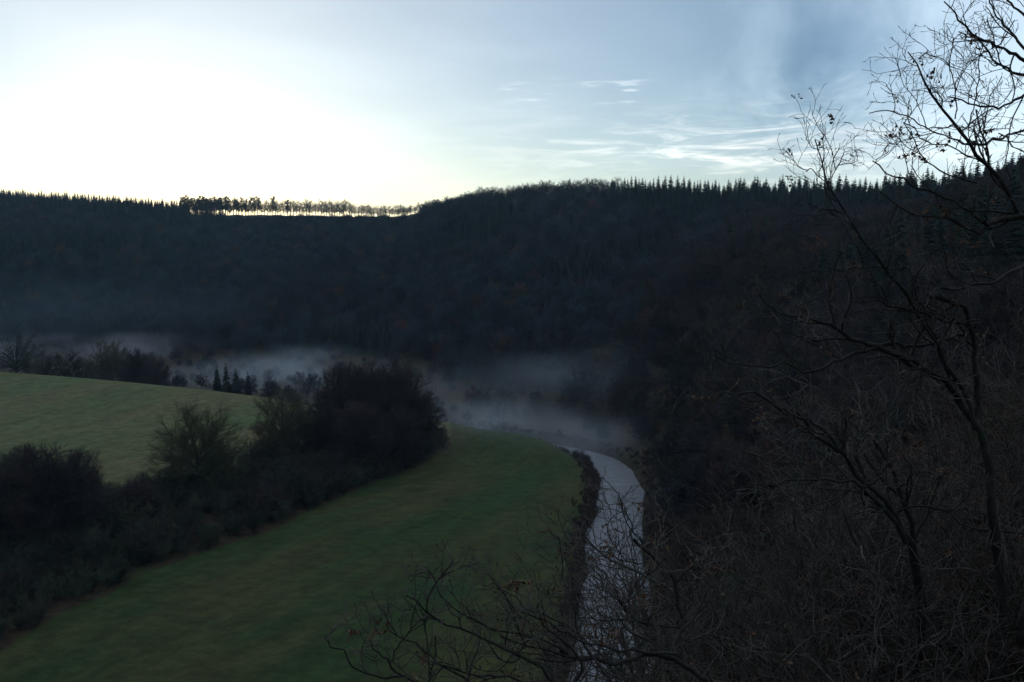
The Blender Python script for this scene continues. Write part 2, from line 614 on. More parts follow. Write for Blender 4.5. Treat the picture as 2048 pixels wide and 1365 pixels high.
MG = ground_material()
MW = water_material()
M_far = bark_material('far_wood_bark', (0.027, 0.039, 0.046), (0.041, 0.043, 0.052), (0.024, 0.049, 0.050), 0.15, 0.55)
M_farred = bark_material('far_wood_russet', (0.075, 0.040, 0.030), (0.090, 0.050, 0.034), None, 0.3, 0.3)
M_far2 = bark_material('far_wood_purple', (0.024, 0.026, 0.034), (0.038, 0.034, 0.040), (0.022, 0.030, 0.034), 0.15, 0.5)
M_slope = bark_material('slope_wood_brown', (0.034, 0.027, 0.028), (0.054, 0.037, 0.034), (0.034, 0.036, 0.028), 0.15, 0.45)
M_spruce = bark_material('spruce_needles', (0.012, 0.022, 0.016), (0.022, 0.034, 0.022), None, 0.4, 0.35)
M_trunkfar = bark_material('far_trunk_bark', (0.045, 0.040, 0.036), (0.07, 0.062, 0.052), None, 0.8, 0.2)
M_oak = bark_material('oak_crown_twigs', (0.058, 0.058, 0.032), (0.080, 0.072, 0.040), (0.050, 0.062, 0.036), 0.5, 0.25)
M_brown = bark_material('purple_brown_twigs', (0.040, 0.030, 0.034), (0.060, 0.042, 0.042), (0.036, 0.034, 0.030), 0.4, 0.3)
M_shrub = bark_material('shrub_twigs', (0.022, 0.036, 0.026), (0.052, 0.054, 0.034), (0.036, 0.028, 0.030), 0.4, 0.6)
M_trunk = bark_material('grey_trunk_bark', (0.035, 0.034, 0.030), (0.065, 0.060, 0.050), (0.03, 0.045, 0.03), 2.0)
M_fg = bark_material('near_oak_bark', (0.012, 0.010, 0.010), (0.032, 0.027, 0.024), (0.018, 0.028, 0.014), 9.0)
M_fgt = bark_material('near_twig_bark', (0.030, 0.026, 0.023), (0.110, 0.096, 0.082), (0.042, 0.056, 0.044), 5.0)
M_fgw = bark_material('scrub_bark', (0.026, 0.020, 0.018), (0.075, 0.058, 0.048), (0.028, 0.032, 0.020), 4.0)
M_leaf = bark_material('dry_oak_leaf', (0.060, 0.030, 0.018), (0.11, 0.060, 0.034), (0.20, 0.12, 0.085), 14.0)
M_pink = bark_material('reddish_leaf', (0.10, 0.030, 0.035), (0.16, 0.06, 0.06), None, 14.0)

# ------------------------------------------------------------------ ground mesh (one sheet, split into named areas)
ths = np.concatenate([np.linspace(-180, -45, 46)[:-1], np.linspace(-45, -33, 25)[:-1], np.linspace(-33, 35, 300), np.linspace(35, 50, 30)[1:], np.linspace(50, 180, 45)[1:]])
ths = np.radians(ths)
rs = np.concatenate([np.geomspace(0.5, 60, 70), np.arange(61, 330, 1.15), np.geomspace(332, 1200, 170), np.geomspace(1230, 9000, 16)])
TH, RR_ = np.meshgrid(ths, rs, indexing='ij')
X, Y = np.sin(TH) * RR_, np.cos(TH) * RR_
Z, GR, RD, UP, HF = terrain(X, Y)
nT, nR = X.shape
V = np.stack([X, Y, Z], -1).reshape(-1, 3)
V = np.vstack([V, [[0, 0, 53.4]]])
ii, jj = np.meshgrid(np.arange(nT - 1), np.arange(nR - 1), indexing='ij')
Q = np.stack([ii * nR + jj, ii * nR + jj + 1, (ii + 1) * nR + jj + 1, (ii + 1) * nR + jj], -1).reshape(-1, 4)
Q = Q[:, ::-1]
gr = np.append(GR.ravel(), 0)
upv = np.append(UP.ravel(), 0)
Tfan = np.array([[nT * nR, (i + 1) * nR, i * nR] for i in range(nT - 1)])
gq = gr[Q].mean(1)
uq = upv[Q].mean(1)
masks = {'meadow': (gq > 0.5) & (uq < 0.5), 'upper_field': (gq > 0.5) & (uq >= 0.5), 'hills': gq <= 0.5}
for nm, mk in masks.items():
    q = Q[mk]
    tr = Tfan if nm == 'hills' else None
    used = np.unique(q) if tr is None else np.unique(np.concatenate([q.ravel(), tr.ravel()]))
    rem = np.zeros(len(V), int)
    rem[used] = np.arange(len(used))
    o = new_mesh(nm, V[used], rem[q], None if tr is None else rem[tr], mat=MG, smooth=True)
    for an, arr in (('grass', gr), ('upper', upv)):
        a = o.data.attributes.new(an, 'FLOAT', 'POINT')
        a.data.foreach_set('value', arr[used].astype(np.float32))
    o['kind'] = 'structure'

# water ribbon
T = norm(np.gradient(RIV, axis=0))
Nn = np.stack([T[:, 1], -T[:, 0]], -1)
offs = np.linspace(-9.5, 9.5, 5)
wv = np.stack([np.column_stack([RIV + Nn * o_, np.zeros(len(RIV))]) for o_ in offs], 1).reshape(-1, 3)
ii, jj = np.meshgrid(np.arange(len(RIV) - 1), np.arange(4), indexing='ij')
wq = np.stack([ii * 5 + jj, ii * 5 + jj + 1, (ii + 1) * 5 + jj + 1, (ii + 1) * 5 + jj], -1).reshape(-1, 4)
keep = RIV[ii.ravel(), 1] > 60
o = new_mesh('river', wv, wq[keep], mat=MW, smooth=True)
o.data.flip_normals() if o.data.polygons[0].normal.z < 0 else None
o['kind'] = 'structure'

# ------------------------------------------------------------------ tree kinds
def tree_levels(seed, H, spec, trunk_r, lean=0.02, n0=9, trunk_top=1.0, jit0=0.05):
    """spec: list of dicts for grow(); returns [(P,R),...] by level, trunk first"""
    rng = np.random.default_rng(seed)
    p = [np.zeros(3)]
    d = np.array([rng.normal() * lean, rng.normal() * lean, 1.0])
    for i in range(n0 - 1):
        p.append(p[-1] + d / np.linalg.norm(d) * H * trunk_top / (n0 - 1))
        d = d + np.append(rng.normal(size=2) * jit0, 0)
    p = np.array(p)[None]
    r = trunk_r * np.linspace(1, 0.12, n0) ** 0.9
    r[0] *= 1.25
    lv = [(p, r[None])]
    for s in spec:
        src = lv[s.pop('src', -1)]
        lv.append(grow(rng, src[0], src[1], **s))
    return lv


def build_parts(lv, sides):
    tr = Acc()
    tr.add(*tubes(lv[0][0], lv[0][1], sides[0]))
    cr = Acc()
    for (p, r), s in zip(lv[1:], sides[1:]):
        if s == 1:          # slender triangular blades
            ap, b = p[:, 0], p[:, -1]
            t = norm(b - ap)
            sd = norm(np.cross(t, np.array([0.37, 0.83, 0.41]))) * r[:, :1] * 1.3
            v = np.stack([ap - sd, ap + sd, b], 1).reshape(-1, 3)
            f = np.arange(len(v)).reshape(-1, 3)
            cr.add(v, T=f)
        else:
            cr.add(*tubes(p, r, s))
    return tr, cr


def crown_levels(seed, H, cz=0.55, rx=0.40, rzz=0.43, nl=24, fork=0.16, tw=0.012, dens=1.0, trunk_r=None, steep=0.5, zmin=-0.75, fine=True):
    """bare tree whose limbs end on an uneven rounded outline"""
    rng = np.random.default_rng(seed)
    lv = tree_levels(seed, H, [], trunk_r or H * 0.020, trunk_top=cz + rzz * 0.55)
    tp, trr = lv[0]
    tp, trr = tp[0], trr[0]
    n = 8
    Ps, Rs = [], []
    nl = int(nl * dens)
    for i in range(nl):
        u = 1 - (i + 0.5) / nl * (1 - zmin)
        a = i * 2.39996 + rng.normal() * 0.25
        q = math.sqrt(max(0, 1 - u * u))
        k = rng.uniform(0.72, 1.0)
        tgt = np.array([q * math.cos(a) * rx * H * k, q * math.sin(a) * rx * H * k, H * (cz + rzz * u * k)]) * 0.86
        zs = fork * H + max(0.0, (tgt[2] - fork * H)) * rng.uniform(0.15, steep)
        f = min(zs / tp[-1, 2], 0.97) * (len(tp) - 1)
        j = int(f)
        p0 = tp[j] * (1 - (f - j)) + tp[min(j + 1, len(tp) - 1)] * (f - j)
        r0 = trr[j] * 0.62
        out = tgt - p0
        mid = p0 + np.array([out[0] * 0.42, out[1] * 0.42, max(out[2], 0) * 0.42 + 0.06 * H + min(out[2], 0) * 0.2])
        t = np.linspace(0, 1, n)[:, None]
        c = (1 - t) ** 2 * p0 + 2 * t * (1 - t) * mid + t * t * tgt
        c[1:] += rng.normal(size=(n - 1, 3)) * H * 0.010
        Ps.append(c)
        Rs.append(np.maximum(r0 * np.linspace(1, 0.16, n), 0.03))
    lv.append((np.array(Ps), np.array(Rs)))
    k = lambda a: max(2, int(round(a * dens)))
    sp = [dict(k=k(9), t0=0.22, t1=1.0, L=H * 0.20, ang=0.62, up=0.22, jit=0.13, n=6, rr=0.55, rmin=0.030, shape=0.45, tip=0.4),
          dict(k=k(7), t0=0.15, t1=1.0, L=H * 0.095, ang=0.65, up=0.18, jit=0.16, n=4, rr=0.6, rmin=tw, shape=0.3, tip=0.5)]
    if fine:
        sp.append(dict(k=k(6), t0=0.1, t1=1.0, L=H * 0.055, ang=0.6, up=0.12, jit=0.1, n=3, rr=0.7, rmin=tw * 0.8, shape=0.2, tip=0.5))
    for s_ in sp:
        lv.append(grow(rng, lv[-1][0], lv[-1][1], **s_))
    return lv


def bare_round(seed, H, spread=1.0, dens=1.0, fork=0.14, tw=0.022):
    """round-headed bare tree: low fork, ascending limbs"""
    k = lambda a: max(2, int(round(a * dens)))
    return tree_levels(seed, H, [
        dict(k=k(13), t0=fork, t1=0.9, L=H * 0.62 * spread, ang=0.80, up=0.42, jit=0.10, n=8, rr=0.60, rmin=0.05, shape=0.70, tip=0.2),
        dict(k=k(9), t0=0.22, t1=0.97, L=H * 0.24, ang=0.70, up=0.30, jit=0.13, n=6, rr=0.55, rmin=0.034, shape=0.45, tip=0.4),
        dict(k=k(7), t0=0.15, t1=0.97, L=H * 0.12, ang=0.70, up=0.22, jit=0.16, n=4, rr=0.6, rmin=tw, shape=0.3, tip=0.5),
        dict(k=k(6), t0=0.1, t1=1.0, L=H * 0.065, ang=0.65, up=0.15, jit=0.1, n=3, rr=0.7, rmin=tw * 0.8, shape=0.2, tip=0.5),
    ], H * 0.020, trunk_top=0.72)


def bare_tall(seed, H, dens=1.0, fork=0.45, tw=0.03, spread=1.0):
    k = lambda a: max(2, int(round(a * dens)))
    return tree_levels(seed, H, [
        dict(k=k(14), t0=fork, t1=0.97, L=H * 0.26 * spread, ang=0.72, up=0.5, jit=0.12, n=6, rr=0.5, rmin=0.05, shape=0.45, tip=0.3),
        dict(k=k(9), t0=0.15, t1=0.97, L=H * 0.12, ang=0.7, up=0.3, jit=0.15, n=4, rr=0.55, rmin=tw, shape=0.4, tip=0.5),
        dict(k=k(8), t0=0.1, t1=1.0, L=H * 0.06, ang=0.65, up=0.2, jit=0.1, n=3, rr=0.7, rmin=tw * 0.8, shape=0.2, tip=0.5),
    ], H * 0.014, trunk_top=0.95)


def shrub(seed, H, dens=1.0, tw=0.022):
    k = lambda a: max(2, int(round(a * dens)))
    return tree_levels(seed, H, [
        dict(k=k(16), t0=0.0, t1=0.5, L=H * 0.95, ang=0.75, up=0.45, jit=0.12, n=7, rr=0.8, rmin=0.04, shape=0.35, tip=0.3),
        dict(k=k(9), t0=0.15, t1=0.97, L=H * 0.30, ang=0.7, up=0.25, jit=0.16, n=5, rr=0.55, rmin=0.026, shape=0.4, tip=0.5),
        dict(k=k(8), t0=0.1, t1=1.0, L=H * 0.13, ang=0.7, up=0.15, jit=0.16, n=3, rr=0.6, rmin=tw, shape=0.3, tip=0.5),
        dict(k=k(5), t0=0.1, t1=1.0, L=H * 0.07, ang=0.7, up=0.1, jit=0.1, n=2, rr=0.7, rmin=tw * 0.8, shape=0.2, tip=0.5),
    ], H * 0.012, trunk_top=0.6, lean=0.1)


def spruce_parts(seed, H, wid=0.16, layers=18, blades=26, gap=0.0, bottom=0.08):
    """trunk and a crown of drooping sprays, each spray a fan of needled blades"""
    rng = np.random.default_rng(seed)
    tr, cr = Acc(), Acc()
    p = np.array([[[0, 0, 0], [0.05, 0, H * 0.5], [0, 0.03, H]]], float)
    tr.add(*tubes(p, np.array([[H * 0.013, H * 0.008, 0.02]]), 6))
    V, T = [], []
    for L in range(layers):
        t = L / (layers - 1)
        z = H * (bottom + (0.985 - bottom) * t)
        rad = H * wid * (1 - t) ** 0.72 + 0.16
        nb = max(5, int(blades * (1 - t * 0.75)))
        a0 = rng.random() * 7
        for b in range(nb):
            if rng.random() < gap:
                continue
            a = a0 + b * 2 * PI / nb + rng.normal() * 0.15
            R = rad * (0.65 + 0.5 * rng.random())
            dr = R * (0.30 + 0.25 * rng.random())
            wd = 0.20 * R + 0.09
            c, s = math.cos(a), math.sin(a)
            z0 = z + rng.normal() * 0.02 * H
            for q in range(3):
                da = (q - 1) * 0.30 + rng.normal() * 0.05
                c2, s2 = math.cos(a + da), math.sin(a + da)
                q0 = np.array([c * R * 0.1, s * R * 0.1, z0])
                q1 = np.array([c2 * R * 0.6 - s2 * wd, s2 * R * 0.6 + c2 * wd, z0 - dr * 0.45])
                q2 = np.array([c2 * R * 0.6 + s2 * wd, s2 * R * 0.6 - c2 * wd, z0 - dr * 0.55 - 0.1])
                tip = np.array([c2 * R * (1 - 0.12 * abs(q - 1)), s2 * R * (1 - 0.12 * abs(q - 1)), z0 - dr * 0.72 + 0.06 * R])
                i = len(V)
                V += [q0, q1, tip, q2]
                T += [[i, i + 1, i + 2], [i, i + 2, i + 3]]
    cr.add(np.array(V), T=np.array(T))
    return tr, cr


def pine_parts(seed, H):
    """bare stem, dense rounded needle head of many small sprays"""
    rng = np.random.default_rng(seed)
    lv = tree_levels(seed, H, [
        dict(k=20, t0=0.24, t1=0.98, L=H * 0.20, ang=0.95, up=0.35, jit=0.12, n=5, rr=0.5, rmin=0.05, shape=0.3, tip=0.4),
        dict(k=7, t0=0.35, t1=1.0, L=H * 0.08, ang=0.8, up=0.3, jit=0.1, n=3, rr=0.6, rmin=0.04, shape=0.2, tip=0.5),
    ], H * 0.014, trunk_top=0.94)
    tr, cr = build_parts(lv, [6, 4, 3])
    tips = lv[2][0].reshape(-1, 3)
    c = np.repeat(tips, 6, 0) + rng.normal(size=(len(tips) * 6, 3)) * H * 0.020
    d1 = norm(rng.normal(size=c.shape)) * H * 0.022
    d2 = norm(rng.normal(size=c.shape)) * H * 0.012
    v = np.stack([c - d1, c + d2, c + d1], 1).reshape(-1, 3)
    cr.add(v, T=np.arange(len(v)).reshape(-1, 3))
    return tr, cr


def make_tree(name, parts, tmat, cmat, label, cat, group, loc, rz=0.0, sc=1.0, trunk_name='trunk', crown_name='crown'):
    root = empty(name, loc, label, cat, group, rz, sc)
    parts[0].build(trunk_name, tmat, smooth=True, parent=root)
    parts[1].build(crown_name, cmat, parent=root)
    return root


def copy_tree(root, loc, rz, sc, label=None, group=None, crown_mat=None):
    c = root.copy()
    COL.objects.link(c)
    c.location = loc
    c.rotation_euler = (0, 0, rz)
    c.scale = sc if isinstance(sc, tuple) else (sc, sc, sc)
    if label:
        c['label'] = label
    if group:
        c['group'] = group
    for ch in root.children:
        d = ch.copy()
        COL.objects.link(d)
        d.parent = c
    return c


class Kind:
    """keeps sources of one kind of tree; the first use of each source is the source itself"""
    def __init__(self, name, cat, srcs):
        self.name, self.cat, self.srcs, self.roots = name, cat, srcs, {}

    def put(self, i, loc, rz, sc, label, group=None):
        i = i % len(self.srcs)
        if i not in self.roots:
            parts, tm, cm = self.srcs[i]
            r = make_tree(self.name, parts, tm, cm, label, self.cat, group, loc, rz)
            r.scale = sc if isinstance(sc, tuple) else (sc, sc, sc)
            self.roots[i] = r
            return r
        r = copy_tree(self.roots[i], loc, rz, sc, label, None)
        if group:
            r['group'] = group
        elif 'group' in r:
            del r['group']
        return r


# unit-height (10 m) sources, scaled on placing
def src_round(seed, mat, **kw):
    return (build_parts(crown_levels(seed, 10.0, **kw), [7, 5, 4, 3, 3]), M_trunk, mat)


def src_tall(seed, mat, sides=(6, 4, 3, 3), **kw):
    return (build_parts(bare_tall(seed, 10.0, **kw), list(sides)), M_trunk, mat)


R = random.Random(5)
OAK = Kind('oak_tree', 'tree', [src_round(s, M_oak, dens=1.1, tw=0.010, rx=0.46, cz=0.54, rzz=0.47) for s in (11, 12)])
ALDER = Kind('bare_tree', 'tree', [src_round(21, M_brown, dens=1.15, rx=0.36, cz=0.53, rzz=0.48, tw=0.012), src_round(22, M_brown, dens=1.1, rx=0.27, rzz=0.50, cz=0.52, tw=0.012, steep=0.7), src_round(23, M_brown, dens=1.2, rx=0.40, cz=0.50, rzz=0.50, tw=0.012)])
def src_shrub(seed, mat):
    return (build_parts(crown_levels(seed, 10.0, cz=0.42, rx=0.56, rzz=0.55, nl=22, fork=0.02, tw=0.020, steep=0.35, zmin=-0.7, dens=0.95), [5, 4, 3, 3, 1]), M_trunk, mat)


SHRUB = Kind('shrub', 'shrub', [src_shrub(31, M_shrub), src_shrub(32, M_shrub), src_shrub(33, M_brown)])
SPRUCE = Kind('spruce_tree', 'tree', [(spruce_parts(s, 10.0, wd), M_trunkfar, M_spruce) for s, wd in ((41, 0.21), (42, 0.17), (43, 0.24), (44, 0.19))])
PINE = Kind('pine_tree', 'tree', [(pine_parts(s, 10.0), M_trunkfar, M_spruce) for s in (51, 52, 53)])
ROW = Kind('bare_tree', 'tree', [(build_parts(crown_levels(s, 10.0, cz=0.60, rx=0.22, rzz=0.41, nl=13, fork=0.12, tw=0.027, steep=0.85, fine=False, trunk_r=0.24, zmin=-0.95, dens=1.0), [5, 3, 3, 3]), M_trunkfar, M_far) for s in (61, 62, 63, 64)])
RIDGE = Kind('bare_tree', 'tree', [(build_parts(crown_levels(s, 10.0, cz=0.58, rx=0.30, rzz=0.43, nl=18, fork=0.2, tw=0.024, steep=0.6, fine=False), [5, 3, 3, 3]), M_trunkfar, M_far) for s in (71, 72, 73)])
SLOPE = Kind('bare_tree', 'tree', [src_round(s, M_slope, dens=0.95, tw=0.014, rx=0.42) for s in (81, 82, 83)])


def at_px(px, dep):
    x = (px - 1024) / F * dep
    return x, dep


def put(kind, i, px, dep, H, label, group=None, sink=0.3, wide=1.0):
    x, y = at_px(px, dep)
    z = gz(x, y) - sink
    s = H / 10.0
    return kind.put(i, (x, y, z), R.random() * 6.28, (s * wide, s * wide, s), label, group)


# ------------------------------------------------------------------ hedge between the meadow and the upper field
put(OAK, 0, 388, 180, 21.5, 'big round headed bare oak standing alone in the hedge before the pale field', wide=1.1)
put(OAK, 1, 560, 203, 20, 'smaller olive round headed bare tree between the lone oak and the dark tall clump')
put(ALDER, 1, 682, 216, 26.5, 'tall thin topped dark tree at the left front of the clump by the mist', wide=0.95)
put(ALDER, 0, 632, 206, 18, 'mid height dark bare tree on the left flank of the tall clump')
put(ALDER, 2, 745, 222, 27, 'tallest dark purple brown bare tree in the middle of the clump')
put(ALDER, 0, 788, 228, 26, 'tall dark bare tree in the clump, second from its right end', wide=1.05)
put(ALDER, 2, 822, 226, 19, 'dark bare tree closing the right end of the clump beside the misty meadow', wide=1.1)
put(ALDER, 1, 718, 205, 19, 'dark bushy tree in front of the tallest tree of the clump', wide=1.3)
put(ALDER, 0, 788, 213, 17, 'low spreading dark tree at the meadow side of the clump', wide=1.15)
put(ALDER, 1, 60, 150, 21, 'thin upright bare tree at the left edge above the dark thicket', wide=0.9)
put(ALDER, 1, 135, 155, 18.5, 'bare tree with fine upright twigs left of the brown gap in the hedge', wide=0.8)
put(ALDER, 2, -20, 145, 19, 'bare tree cut by the left edge of the thicket')
put(ALDER, 0, 255, 163, 10, 'low bare tree left of the round oak', wide=1.2)
for row in range(5):
    nn = 42
    for i in range(nn):
        px = -170 + (i + 0.5 * (row % 2)) * 25 + R.uniform(-9, 9)
        y0 = float(np.interp(px, [-400, 0, 300, 520, 700, 880], [95, 127, 150, 168, 195, 227]))
        wid = float(np.interp(px, [-200, 100, 300, 520, 700, 860], [48, 48, 40, 36, 28, 16]))
        dep = y0 + 3 + row / 4 * wid + R.uniform(-2.5, 2.5)
        if px > 850 or (row == 4 and 150 < px < 330):
            continue
        h = R.uniform(5.5, 8.5) if px > 200 else R.uniform(5.0, 7.6)
        if row >= 3 and 150 < px < 340:
            h *= 0.5
        if 310 < px < 480:
            h *= 0.62 if row < 2 else 0.42
        put(SHRUB, R.randrange(3), px, dep, h, 'dark tangled shrub in the hedge bank between meadow and upper field', 'shrubs massed in the hedge bank', wide=1.15)

# ------------------------------------------------------------------ trees behind the crest of the upper field
put(SHRUB, 0, 25, 336, 20, 'rounded dark bush behind the field crest at its left end', wide=0.9)
put(SHRUB, 1, 130, 334, 21.0, 'domed dark bush behind the field crest in front of the pale mist', wide=0.95)
put(SHRUB, 2, 168, 332, 14, 'low bush just right of the domed bush behind the field crest')
put(OAK, 0, 212, 336, 24, 'open crowned bare tree against the pale mist behind the field crest', wide=0.9)
put(ALDER, 0, 266, 326, 22.5, 'dense dark tree right of the open crowned tree behind the field', wide=0.8)
put(ALDER, 2, 303, 322, 20, 'lower dense dark tree at the right end of the group behind the field', wide=0.85)
put(SHRUB, 0, 75, 334, 12, 'very low bush between the two domed bushes behind the field')
for i, (px, h) in enumerate(((428, 11), (447, 12.5), (466, 10.5), (490, 9.5))):
    put(SPRUCE, i, px, 322 - i * 2, h, 'small dark spruce standing in the valley mist behind the upper field', 'small spruces in the valley mist')
for i, (px, d, h) in enumerate(((925, 262, 6), (1045, 248, 5), (1190, 262, 7), (960, 300, 9), (1080, 285, 8), (1140, 278, 9), (1010, 296, 8))):
    put(SHRUB, i, px, d, h, 'dim bush on the far river bank in the mist', 'bushes on the far bank in the mist', wide=1.3)

# ------------------------------------------------------------------ skyline rows
def ridge_dep(px):
    return float(np.interp(px, CX, CR))


px = -25.0
i = 0
while px < 385:
    put(SPRUCE, i, px, ridge_dep(px) + R.uniform(-6, 6), R.uniform(13.0, 17), 'small dark spruce on the far left skyline ridge under the glare', 'spruces along the left skyline')
    px += R.uniform(3.6, 6.8)
    i += 1
px = 372.0
while px < 600:
    put(PINE, i, px, ridge_dep(px) + R.uniform(-5, 5), R.uniform(15.5, 19.5), 'pine with bare stem and dense dark head on the left ridge', 'pines on the left ridge')
    px += R.uniform(2.6, 5.0) if px < 450 else (R.uniform(6, 10) if px < 520 else R.uniform(14, 30))
    i += 1
px = 395.0
while px < 828:
    h = float(np.interp(px, [380, 560, 700, 780, 830], [18, 19.5, 17, 13, 11])) * R.uniform(0.78, 1.12)
    put(ROW, R.randrange(4), px, ridge_dep(px) + R.uniform(-7, 9), h, 'slender bare tree in the backlit row along the bare left ridge', 'backlit bare trees along the left ridge', wide=0.9)
    px += R.uniform(4.0, 7.5)
px = 800.0
while px < 1235:
    h = float(np.interp(px, [800, 860, 960, 1100, 1230], [10, 13, 15, 16.5, 18])) * R.uniform(0.85, 1.1)
    put(RIDGE, R.randrange(3), px, ridge_dep(px) + R.uniform(-8, 4), h, 'broad bare tree on the rounded middle of the skyline', 'bare trees on the middle skyline')
    px += R.uniform(6, 11)
px = 1222.0
while px < 2110:
    h = float(np.interp(px, [1222, 1400, 1700, 2048], [17, 18, 16.5, 16.5])) * R.uniform(0.62, 1.12)
    put(SPRUCE, R.randrange(4), px, ridge_dep(px) + R.uniform(-9, 5), h, 'pointed dark spruce in the jagged row on the right skyline', 'spruces along the right skyline')
    px += R.choice([3.5, 5, 6, 8, 13]) * R.uniform(0.8, 1.2) * (1.0 if px < 1700 else 1.25)

# ------------------------------------------------------------------ nearest trees of the right slope
n = 0
while n < 70:
    px = R.uniform(1300, 2000)
    dep = R.uniform(118, 215)
    x, y = at_px(px, dep)
    if abs(float(river_dist(np.array([x]), np.array([y]))[0][0])) < 11:
        continue
    put(SLOPE, R.randrange(3), px, dep, R.uniform(9, 14), 'bare brown tree on the steep wooded slope right of the river', 'bare trees on the slope right of the river', wide=1.1)
    n += 1

# ------------------------------------------------------------------ far forest: one mass, uncountable
def forest_object(name, pts, rots, scs, idx, srcs, label):
    me = bpy.data.meshes.new(name)
    me.vertices.add(len(pts))
    me.vertices.foreach_set('co', np.asarray(pts, np.float32).ravel())
    for an, ty, arr in (('rot', 'FLOAT', rots), ('sc', 'FLOAT', scs), ('idx', 'INT', idx)):
        a = me.attributes.new(an, ty, 'POINT')
        a.data.foreach_set('value', np.asarray(arr, np.float32 if ty == 'FLOAT' else np.int32))
    o = bpy.data.objects.new(name, me)
    COL.objects.link(o)
    hid = bpy.data.collections.new(name + '_sources')
    for k, s in enumerate(srcs):
        s.name = '%s_%02d' % (name + '_part', k)
        hid.objects.link(s)
    ng = bpy.data.node_groups.new(name, 'GeometryNodeTree')
    ng.interface.new_socket('Geometry', in_out='INPUT', socket_type='NodeSocketGeometry')
    ng.interface.new_socket('Geometry', in_out='OUTPUT', socket_type='NodeSocketGeometry')
    N = NT(ng)
    gi, go = N.n('NodeGroupInput'), N.n('NodeGroupOutput')
    ip = N.n('GeometryNodeInstanceOnPoints')
    ci = N.n('GeometryNodeCollectionInfo')
    ci.inputs[0].default_value = hid
    ci.inputs['Separate Children'].default_value = True
    ci.inputs['Reset Children'].default_value = True

    def attr(nm, ty):
        a = N.n('GeometryNodeInputNamedAttribute', data_type=ty)
        a.inputs[0].default_value = nm
        return a.outputs[0]
    ng.links.new(gi.outputs[0], ip.inputs['Points'])
    ng.links.new(ci.outputs[0], ip.inputs['Instance'])
    ip.inputs['Pick Instance'].default_value = True
    ng.links.new(attr('idx', 'INT'), ip.inputs['Instance Index'])
    cb = N.n('ShaderNodeCombineXYZ')
    ng.links.new(attr('rot', 'FLOAT'), cb.inputs[2])
    ng.links.new(cb.outputs[0], ip.inputs['Rotation'])
    ng.links.new(attr('sc', 'FLOAT'), ip.inputs['Scale'])
    ng.links.new(ip.outputs[0], go.inputs[0])
    md = o.modifiers.new('scatter', 'NODES')
    md.node_group = ng
    o['kind'] = 'stuff'
    o['label'] = label
    return o


def merged(parts, tm, cm, name):
    tr, cr = parts
    a = Acc()
    for v, q in zip(tr.V, tr.Q):
        pass
    A = Acc()
    A.V, A.Q, A.T, A.n = list(tr.V), list(tr.Q), list(tr.T), tr.n
    A.mq = [np.zeros(len(q)) for q in tr.Q]
    A.mt = [np.zeros(len(q)) for q in tr.T]
    off = A.n
    A.V += cr.V
    A.Q += [q + off for q in cr.Q]
    A.T += [t + off for t in cr.T]
    A.mq += [np.ones(len(q)) for q in cr.Q]
    A.mt += [np.ones(len(q)) for q in cr.T]
    return A.build(name, mats=[tm, cm], link=False)


rng = np.random.default_rng(77)
gx, gy = np.meshgrid(np.arange(-780, 620, 7.2), np.arange(32, 1010, 7.2))
gx = gx.ravel() + rng.uniform(-3.2, 3.2, gx.size)
gy = gy.ravel() + rng.uniform(-3.2, 3.2, gy.size)
pxs = 1024 + F * gx / gy
rdg = np.interp(pxs, CX, CR)
tz, tg, trd, tu, thf = terrain(gx, gy)
ok = (pxs > -260) & (pxs < 2330) & (gy < rdg - 4) & (tg < 0.3) & (thf > 0.8) & (trd > 8) & ((gy > 105) | ((pxs > 1380) & (gy > 34)))
ok &= ~((pxs > 395 + rng.random(len(gx)) * 120) & (pxs < 830) & (gy > rdg - 22))
sg_ = river_dist(gx, gy)[1]
flat = (tg < 0.3) & (trd > 9.5) & ((gy > 262) | ((sg_ < 0) & (gy > 100))) & (pxs < 1400) & (pxs > -260) & (thf <= 0.8) & (rng.random(len(gx)) < np.where(gy < 262, 0.75, 0.42))
ok |= flat
ok &= ~((gy < 220) & (pxs > 1290) & (pxs < 2010) & (rng.random(len(gx)) < 0.22))
gx, gy, tz, pxs, rdg, flat = gx[ok], gy[ok], tz[ok], pxs[ok], rdg[ok], flat[ok]
FS = [merged(build_parts(crown_levels(s, 10.0, nl=18, rx=0.40, tw=0.034, dens=0.9), [5, 4, 3, 3, 1]), M_trunkfar, M_far if s < 93 else M_far2, 'far_tree') for s in (91, 92, 93, 94)]
FS.append(merged(build_parts(crown_levels(95, 10.0, nl=18, rx=0.40, tw=0.04, dens=0.9), [5, 4, 3, 3, 1]), M_trunkfar, M_farred, 'far_tree'))
FS += [merged(spruce_parts(s, 10.0, wd), M_trunkfar, M_spruce, 'far_tree') for s, wd in ((96, 0.20), (97, 0.23))]
FS += [merged(build_parts(crown_levels(s, 10.0, nl=20, rx=0.42, tw=0.024, dens=0.95), [5, 4, 3, 3, 1]), M_trunkfar, M_slope, 'far_tree') for s in (98, 99, 100)]
idx = rng.integers(0, 2, len(gx)) + 2 * ((vnoise(gx, gy, 70, 31) + vnoise(gx, gy, 28, 33) * 0.5 + rng.normal(size=len(gx)) * 0.25) > 0.0)
idx[rng.random(len(gx)) < 0.05] = 4
con = (vnoise(gx, gy, 60, 21) > 0.55) | ((pxs > 1230) & (gy > rdg - 75)) | ((pxs < 390) & (gy > rdg - 70))
con &= (rng.random(len(gx)) < 0.85) & ~flat
idx[con] = rng.integers(5, 7, con.sum())
brn = (idx < 4) & (rng.random(len(gx)) < np.clip((pxs - 1150) / 350, 0, 1) * np.clip((560 - gy) / 160, 0, 1))
idx[brn] = rng.integers(7, 10, brn.sum())
sc = rng.uniform(0.95, 1.5, len(gx))
sc[con] *= 1.15
sc[(gy < 110)] *= 0.72
